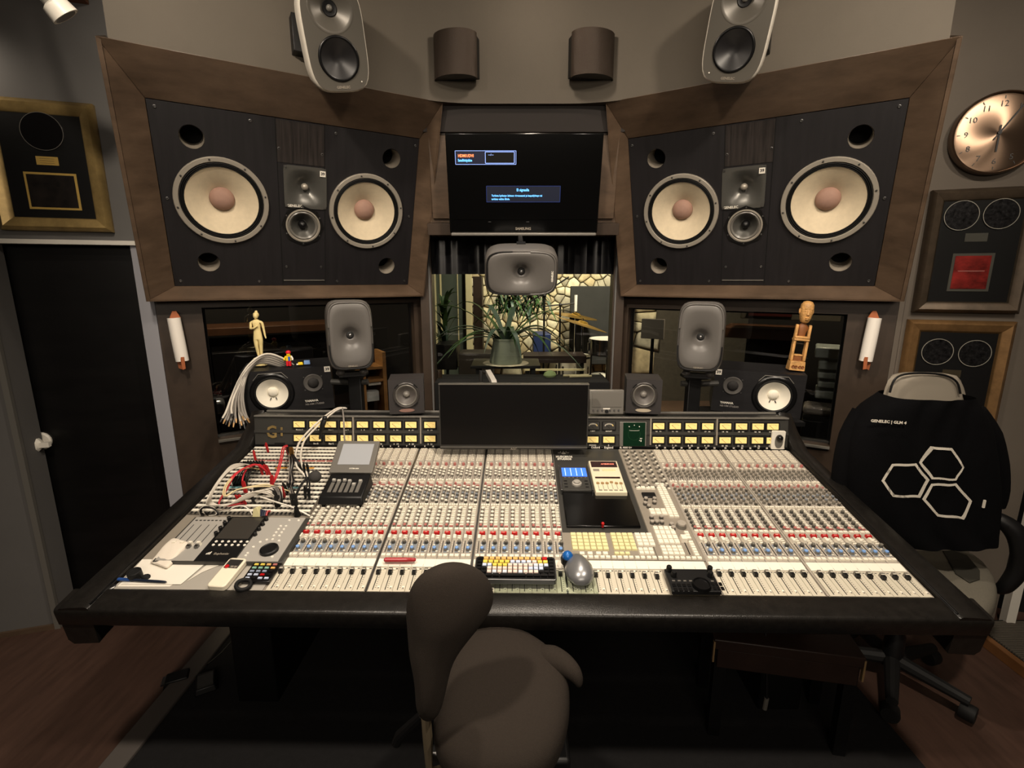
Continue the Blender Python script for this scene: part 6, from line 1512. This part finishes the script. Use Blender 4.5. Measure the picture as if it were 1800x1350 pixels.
for i, s in enumerate(seeds):
    poly = [(s[0]-.3, s[1]-.3), (s[0]+.3, s[1]-.3), (s[0]+.3, s[1]+.3), (s[0]-.3, s[1]+.3)]
    for j, o in enumerate(seeds):
        if j == i or abs(o[0]-s[0]) > .6 or abs(o[1]-s[1]) > .6: continue
        poly = clip(poly, ((s[0]+o[0])/2, (s[1]+o[1])/2), (o[0]-s[0], o[1]-s[1]))
        if len(poly) < 3: break
    if len(poly) < 3: continue
    cx = sum(p[0] for p in poly)/len(poly); cz = sum(p[1] for p in poly)/len(poly); f1 = 1-.005/.06; d = rs.uniform(.02, .05)
    r0 = [(cx+(x-cx)*f1, .05, cz+(z-cz)*f1) for x, z in poly]; r1 = [(cx+(x-cx)*f1*.95, .05-d*.7, cz+(z-cz)*f1*.95) for x, z in poly]; r2 = [(cx+(x-cx)*f1*.72, .05-d, cz+(z-cz)*f1*.72) for x, z in poly]
    MB().loft([r0, r1, r2]).build('stone', M_st[rs.randrange(4)], wall, smooth=60)
def bx(name, lab, cat, q0, q1, Y, dpt, m, grp=None, bevel=.004, rot=0):
    a, b = atY(*q0, Y), atY(*q1, Y); o = MB().box((0, dpt/2, 0), (abs(b.x-a.x), dpt, abs(a.z-b.z))).build(name, m, None, place((a+b)/2, rot), bevel=bevel); return tag(o, lab, cat, grp)
# grey-green door with pale frame seen through the window
d4 = root_s('door_4', T((0, 5.9, 0)))
a, b = atY(770, 470, 5.9), atY(822, 660, 5.9)
M_gg = mat('grey_green_door', '#4c544a', .5); M_pf = mat('pale_frame', '#d2c79b', .5)
MB().box(((a.x+b.x)/2-.1, .06, 1.15), (b.x-a.x+.3, .05, 2.3)).build('door_leaf', M_gg, d4)
for px, w in ((825, .07), (764, .05)): MB().box((atY(px, 560, 5.9).x, 0, 1.15), (w, .10, 2.3)).build('door_frame', M_pf, d4, bevel=.004)
MB().box((a.x+.02, .03, 1.15), (.02, .01, 2.2)).build('door_rail', M_pf, d4); MB().box((b.x-.10, .03, 1.15), (.012, .01, 2.2)).build('door_rail', M_pf, d4)
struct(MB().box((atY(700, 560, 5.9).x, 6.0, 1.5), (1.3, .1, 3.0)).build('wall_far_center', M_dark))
bx('dark_cabinet', 'tall dark brown cupboard between the pale door frame and the stone wall', 'cupboard', (831, 486), (850, 725), 6.05, .3, mat('dark_brown_wood', '#2a1d14', .5, var=.3))
# acoustic screen
t = thing('acoustic_screen', 'large dark grey acoustic screen standing before the stone wall', 'screen', T((0, 6.3, 0)))
a, b = atY(1003, 503, 6.3), atY(1110, 640, 6.3)
MB().box(((a.x+b.x)/2, 0, (a.z+b.z)/2), (b.x-a.x, .08, a.z-b.z)).build('panel', mat('dark_grey_felt', '#2e2e2c', .9, var=.15), t, bevel=.01)
for x in (a.x+.05, b.x-.05): MB().box((x, 0, b.z/2), (.04, .3, b.z)).build('foot', M_black, t)
# leafy plants
M_leaf = mat('leaf_green', '#3d5a30', .5, var=.4, vscale=6); M_leafd = mat('leaf_blue_green', '#4a5f52', .45, var=.3, vscale=6)
def blade(base, tip, droop, w, n=6):
    base, tip = Vector(base), Vector(tip); mid = (base+tip)/2+Vector((0, 0, droop)); side = (tip-base).cross(Vector((0, 0, 1))); side = side.normalized() if side.length > 1e-5 else Vector((1, 0, 0))
    rings = []
    for i in range(n+1):
        u = i/n; p = base*(1-u)**2+mid*2*u*(1-u)+tip*u*u; ww = w*(math.sin(PI*min(1, .25+.75*u))**.8+.02); s_ = side*ww
        rings.append([p-s_, p+Vector((0, 0, -.002-ww*.25)), p+s_, p+Vector((0, 0, .002-ww*.15))])
    return MB().loft(rings)
def plant(name, lab, base, leaves, m, pot=None):
    t = thing(name, lab, 'plant', T(base)); 
    for l in leaves: blade(*l).build('leaf', m, t, smooth=70)
    return t
rl = random.Random(4)
P0 = atY(889, 594, 3.62); pot_b = atY(889, 637, 3.62)
hp_ = P0.z-pot_b.z
t = thing('potted_agave', 'potted plant with long arching blades just behind the centre window', 'plant', T((P0.x, 3.62, pot_b.z)))
MB().lathe([(.118, 0), (.122, .01), (.092, hp_*.9), (.096, hp_*.92), (.096, hp_), (.084, hp_), (.082, hp_*.85)], 28, (True, False)).build('pot', mat('grey_pot', '#7d8678', .6), t); MB().at(T((0, 0, hp_*.86))).lathe([(.082, 0), (.001, .005)], 20, (False, True)).build('soil', M_black, t)
for k in range(24):
    a = 2*PI*k/24+rl.uniform(-.15, .15); r = rl.uniform(.40, .80); dz = rl.uniform(-.26, .26)
    blade((.03*math.cos(a), .03*math.sin(a), hp_*.88), (r*math.cos(a), r*.45*math.sin(a), hp_+dz), .26, .020, 8).build('leaf', M_leafd if k % 2 else M_leaf, t, smooth=70)
stn = thing('plant_table', 'low table carrying the potted plant behind the centre window', 'table', T((P0.x, 3.66, 0)))
MB().box((0, 0, pot_b.z-.014), (.50, .34, .022)).build('top', M_black, stn, bevel=.003); MB().at(T((0, -.04, pot_b.z-.003))).lathe([(.17, 0), (.165, .002)], 24).build('doily', mat('pale_doily', '#c9c3ae', .7), stn)
for x in (-.2, .2):
    for y in (-.13, .13): MB().box((x, y, (pot_b.z-.024)/2), (.03, .03, pot_b.z-.026)).build('leg', M_black, stn)
# hanging foliage before the stone wall
c = atY(915, 528, 5.9)
t = thing('hanging_plant', 'large drooping dark green plant before the stone wall under the hanging loudspeaker', 'plant', T(c))
MB().box((0, 0, .17), (.62, .14, .08)).build('trough', M_black, t, bevel=.006)
for k in range(150):
    x = rl.uniform(-.31, .31); z = rl.uniform(-.10, .16)
    blade((x, rl.uniform(-.06, .06), z), (x+rl.uniform(-.16, .16), rl.uniform(-.16, .12), z-rl.uniform(.06, .24)), .10, .016, 5).build('leaf', M_leaf if k % 3 else M_leafd, t, smooth=70)
MB().tube([(0, 0, .20), (0, 0, 1.28)], .004, 6).build('hanger', M_steel, t)
c = atY(783, 600, 4.9)
t = thing('corner_plant', 'slim green plant in front of the grey green door beyond the window', 'plant', T((c.x, 4.9, 0)))
MB().lathe([(.10, 0), (.14, .02), (.15, .3), (.14, .3)], 20).build('pot', M_black, t); MB().tube([(0, 0, .3), (.02, 0, .9), (0, 0, 1.3)], .015, 8).build('stem', M_leafd, t)
for k in range(40):
    a = rl.uniform(0, 2*PI); z = rl.uniform(.9, 1.55); r = rl.uniform(.08, .2)
    blade((0, 0, z-.1), (r*math.cos(a), r*math.sin(a)*.6, z+rl.uniform(-.1, .15)), .08, .022, 5).build('leaf', M_leaf, t, smooth=70)
# drum kit
M_cym = mat('cymbal_bronze', '#b8923f', .3, .9, var=.1, vscale=4)
def cymbal(lab, q, Y, R, tx, ty, leg=None):
    P = atY(*q, Y); t = thing('cymbal', lab, 'cymbal', T(P)); Rm = Matrix.Rotation(math.radians(tx), 4, 'X') @ Matrix.Rotation(math.radians(ty), 4, 'Y')
    MB().at(Rm).lathe([(R, 0), (R*.6, .012), (R*.22, .022), (R*.18, .038), (R*.06, .045), (.004, .046), (.004, .040), (R*.16, .033), (R*.2, .018), (R*.6, .008), (R, -.002)], 40, (False, False)).build('plate', M_cym, t, smooth=60)
    MB().tube([(0, 0, -P.z+.02), (0, 0, .07)], .012, 8).build('stand_pole', M_chrome, t)
    for k in range(3):
        a = 2*PI*k/3+.5; MB().tube([(0, 0, -P.z+.35), (.25*math.cos(a), .25*math.sin(a), -P.z+.012)], .009, 8).build('stand_leg', M_chrome, t)
    MB().lathe([(.012, .046), (.010, .07)], 10).build('wing_nut', M_black, t); return t
cymbal('upper tilted bronze cymbal beyond the centre window', (1012, 556), 6.0, .26, 2, 9)
cymbal('lower tilted bronze cymbal beyond the centre window', (1024, 571), 5.45, .28, 0, 17)
M_shell = mat('white_drum_shell', '#d8d2c0', .35); M_head = mat('drum_head', '#e9e3d2', .5)
def drum(lab, P, R, h, M0=Matrix.Identity(4), legs=True, m=M_shell):
    t = thing('drum', lab, 'drum', T(P) @ M0)
    MB().lathe([(R, 0), (R, h)], 36, (True, False)).build('shell', m, t); MB().at(T((0, 0, h-.004))).lathe([(R*1.0, 0), (R*.98, .008), (.001, .009)], 36, (False, True)).build('head', M_head, t)
    for z in (0, h-.02): MB().at(T((0, 0, z))).lathe([(R*1.03, 0), (R*1.03, .022), (R, .022), (R, 0)], 36, (False, False)).build('hoop', M_chrome, t)
    for k in range(8):
        a = 2*PI*k/8; MB().box((R*1.02*math.cos(a), R*1.02*math.sin(a), h/2), (.018, .018, h*.5)).build('lug', M_chrome, t)
    if legs:
        for k in range(3):
            a = 2*PI*k/3+.3; MB().tube([(R*1.03*math.cos(a), R*1.03*math.sin(a), h*.4), (R*1.1*math.cos(a), R*1.1*math.sin(a), -P.z+.01)], .008, 6).build('leg', M_chrome, t)
    return t
P = atY(1062, 607, 4.9); drum('chrome snare drum on legs at the right edge of the centre window', Vector((P.x, 4.7, P.z-.06)), .18, .15, m=M_chrome)
P = atY(1048, 668, 5.2); P.z = .30
drum('white bass drum lying on its side beyond the centre window', Vector((P.x+.05, 5.4, .33)), .30, .40, Matrix.Rotation(PI/2, 4, 'X'), False)
P = atY(1005, 640, 5.3); drum('white floor tom standing left of the bass drum beyond the window', Vector((P.x+.08, 5.75, .35)), .20, .42)
def boom(lab, q0, q1, q2, Y, mic=True):
    a, b, c = atY(*q0, Y), atY(*q1, Y), atY(*q2, Y); t = thing('microphone_stand', lab, 'microphone stand', T((b.x, Y, 0))); o = T((-b.x, -Y, 0))
    MB().at(o).tube([(b.x, Y, .02), b], .011, 8).build('pole', M_black, t); MB().at(o).tube([a, c], .008, 8).build('boom', M_black, t); MB().at(o).ball(tuple(b), .02, 10, 8).build('clamp', M_black, t)
    for k in range(3):
        an = 2*PI*k/3; MB().at(o).tube([(b.x, Y, .12), (b.x+.3*math.cos(an), Y+.3*math.sin(an), .012)], .009, 6).build('stand_leg', M_black, t)
    if mic: MB().at(o).tube([c+Vector((0, 0, .09)), c-Vector((0, 0, .09))], [.018, .022, .016], 12).build('microphone', M_white, t)
boom('black boom microphone stand with a slim white microphone before the grey screen', (950, 539), (985, 536), (1012, 533), 5.6)
boom('black boom stand crossing diagonally in front of the stones', (930, 532), (957, 520), (1000, 487), 5.2, False)
bx('blue_barrel', 'dark blue box on the live room floor right of the potted plant', 'box', (938, 588), (968, 622), 5.5, .35, mat('deep_blue', '#1c2c55', .5))
P = atY(965, 628, 5.0); 
t = thing('keyboard_stand', 'dark wooden xylophone-like rack on the live room floor', 'rack', T((P.x, 5.0, 0)))
MB().box((.05, 0, P.z), (.62, .3, .07)).build('top', mat('dark_red_wood', '#1d120e', .5), t)
for i in range(3): MB().box((.05, -.16, P.z-.10-.08*i), (.6, .02, .018)).build('rail', M_pf, t)
for x in (-.22, .32): MB().box((x, 0, (P.z-.04)/2), (.04, .26, P.z-.04)).build('leg', M_black, t)
bx('amplifier', 'black amplifier on the live room floor at the left edge of the window', 'amplifier', (765, 606), (803, 650), 4.6, .35, M_black)
bx('dark_case', 'low dark case on the floor left of the potted plant', 'case', (806, 622), (868, 798), 4.5, .3, mat('dark_stool', '#26211c', .6))
# sill items
ZS = zs+.002
a = atY(955, 655, 3.10); P = Vector((atY(967, 650, 3.10).x, 3.11, ZS))
tag(MB().loft([[(p[0], p[2], z) for p in sring(a_, b_, 2.4, 20, 0)] for z, a_, b_ in ((0, .035, .02), (.012, .045, .025), (.03, .035, .02), (.042, .012, .01))]).build('green_pouch', mat('pale_green', '#9db37a', .6), None, place(P, 20)), 'pale green pouch lying on the window sill right of centre', 'pouch')
for nm_, (q0, q1) in zip(('rear', 'front'), (((990, 656), (1036, 654)), ((1000, 660), (1040, 656)))):
    A, B = Vector((atY(*q0, 3.1).x, 3.08+.03*(nm_ == 'rear'), ZS+.008)), Vector((atY(*q1, 3.1).x, 3.10+.03*(nm_ == 'rear'), ZS+.008)); tag(MB().tube([A, B], .007, 8).build('drumstick', M_pf), 'pale drumstick lying on the window sill, %s one of the pair' % nm_, 'drumstick', 'drumsticks on the sill')
P = Vector((atY(771, 660, 3.09).x, 3.09, ZS)); tag(MB().lathe([(.022, 0), (.022, .045), (.020, .048), (.001, .048)], 20).build('round_tin', mat('brown_tin', '#4a3b2e', .4), None, T(P)), 'small brown tin at the left end of the window sill', 'tin')

# ---- side rooms behind the angled windows
for s, nm in ((1, 'left'), (-1, 'right')):
    M = MLW[s]; cxx = .7 if s == 1 else .62
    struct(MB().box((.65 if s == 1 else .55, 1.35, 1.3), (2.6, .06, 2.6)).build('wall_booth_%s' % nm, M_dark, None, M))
def wb(s, name, lab, cat, q0, q1, dist, dpt, m, grp=None, bevel=.003):
    M = MLW[s] @ T((0, dist, 0)); a, b = on(M, *q0), on(M, *q1)
    o = MB().box((0, dpt/2, 0), (abs(b[0]-a[0]), dpt, abs(a[1]-b[1]))).build(name, m, None, M @ T(((a[0]+b[0])/2, 0, (a[1]+b[1])/2)), bevel=bevel); return tag(o, lab, cat, grp)
M_refl = mat('reflected_brown', '#4a2f1c', .5, var=.3, vscale=6)
wb(1, 'reflection_ledge', 'brown ledge imitating a reflection in the left side window', 'reflection', (360, 592), (640, 566), .85, .4, M_refl)  # modelled ledge stands in for the room's reflection in the glass
wb(1, 'reflection_block', 'black block imitating a reflection below the brown ledge in the left side window', 'rack', (372, 622), (560, 735), .80, .4, mat('reflected_black', '#141315', .35))  # dark block stands in for the black part of that reflection
wb(-1, 'reflection_ledge', 'brown ledge imitating a reflection in the right side window', 'reflection', (1270, 575), (1400, 600), .85, .4, M_refl)  # matching stand-in for the reflection in the right glass
wb(-1, 'rack_unit', 'pale rack unit with a dark red panel at the top of the right side window', 'equipment', (1303, 541), (1478, 566), .7, .3, mat('pale_rack', '#5b564c', .5))
wb(-1, 'red_panel', 'dark red panel on the front of the pale rack unit', 'panel', (1316, 543), (1392, 558), .69, .008, mat('dark_red_panel', '#4a1713', .5))
o = wb(-1, 'music_stand', 'grey music stand behind the right side window, left of the monitor loudspeaker', 'music stand', (1128, 560), (1166, 597), .6, .02, mat('stand_grey', '#8f8b84', .6))
zz = (o.matrix_basis.translation).z
MB().tube([(0, .02, -.03), (0, .03, -zz+.03)], .012, 8).build('pole', M_black, o)
for k in range(3): MB().tube([(0, .03, -zz+.25), (.25*math.cos(2.1*k), .03+.25*math.sin(2.1*k), -zz+.012)], .009, 6).build('stand_leg', M_black, o)
# pale plastic boxes stacked behind the right window
for i, (y0, y1, x0, x1) in enumerate(((610, 632, 1434, 1478), (634, 652, 1440, 1476), (654, 668, 1438, 1474), (670, 684, 1438, 1472), (686, 704, 1434, 1470))):
    wb(-1, 'plastic_box', 'pale translucent plastic box in a stack behind the right side window, %s' % ('topmost of the stack', 'second from the top', 'third from the top', 'fourth from the top', 'lowest of the stack')[i], 'box', (x0, y0), (x1, y1), .30+.02*i, .2, mat('pale_translucent', '#8f9791', .3), 'plastic boxes behind the right window', .008)
wb(-1, 'plastic_bag', 'crumpled clear plastic bag under the stack of boxes behind the right window', 'bag', (1412, 712), (1470, 736), .25, .15, mat('clear_bag', '#77736c', .15, bump=1, bscale=40), None, .02)
wb(-1, 'bag_base', 'black case under the crumpled plastic bag behind the right window', 'case', (1410, 738), (1474, 776), .25, .2, M_black)
# open wooden shelf behind the left window
M = MLW[1] @ T((0, .55, 0)); a, b = on(M, 634, 622), on(M, 683, 720)
M_sh = mat('light_shelf_wood', '#a67a4a', .5, var=.2, vscale=5, stretch=(1, 1, 6))
t = thing('open_shelf', 'small open wooden shelf seen through the left side window behind the loudspeaker', 'shelf', M @ T(((a[0]+b[0])/2, 0, b[1]-.9))); W = b[0]-a[0]; H = a[1]-b[1]+.9
for x in (-W/2+.012, W/2-.012): MB().box((x, .1, H/2), (.024, .2, H)).build('side_panel', M_sh, t)
for z in (.95, 1.04, .74, .5, .2): MB().box((0, .1, H-(1.04-z)-.11 if z > .9 else z), (W-.05, .19, .018)).build('shelf_board', M_sh, t)
MB().box((0, .205, H/2), (W, .01, H)).build('back_panel', mat('shelf_back', '#3a2a1c', .7), t)
wb(1, 'carton', 'small white and blue carton on the open wooden shelf', 'carton', (641, 690), (667, 704), .58, .08, mat('white_blue_carton', '#cfd3d0', .5), None, .002)
wb(1, 'white_packet', 'flat white packet on the upper board of the open wooden shelf', 'packet', (648, 671), (670, 676), .57, .08, M_white, None, .002)
wb(1, 'silver_tube', 'silvery foil tube behind the lower left corner of the left side window', 'tube', (371, 706), (398, 728), .25, .1, mat('silver_foil', '#8a8d92', .25, .6, bump=.8, bscale=40), None, .02)
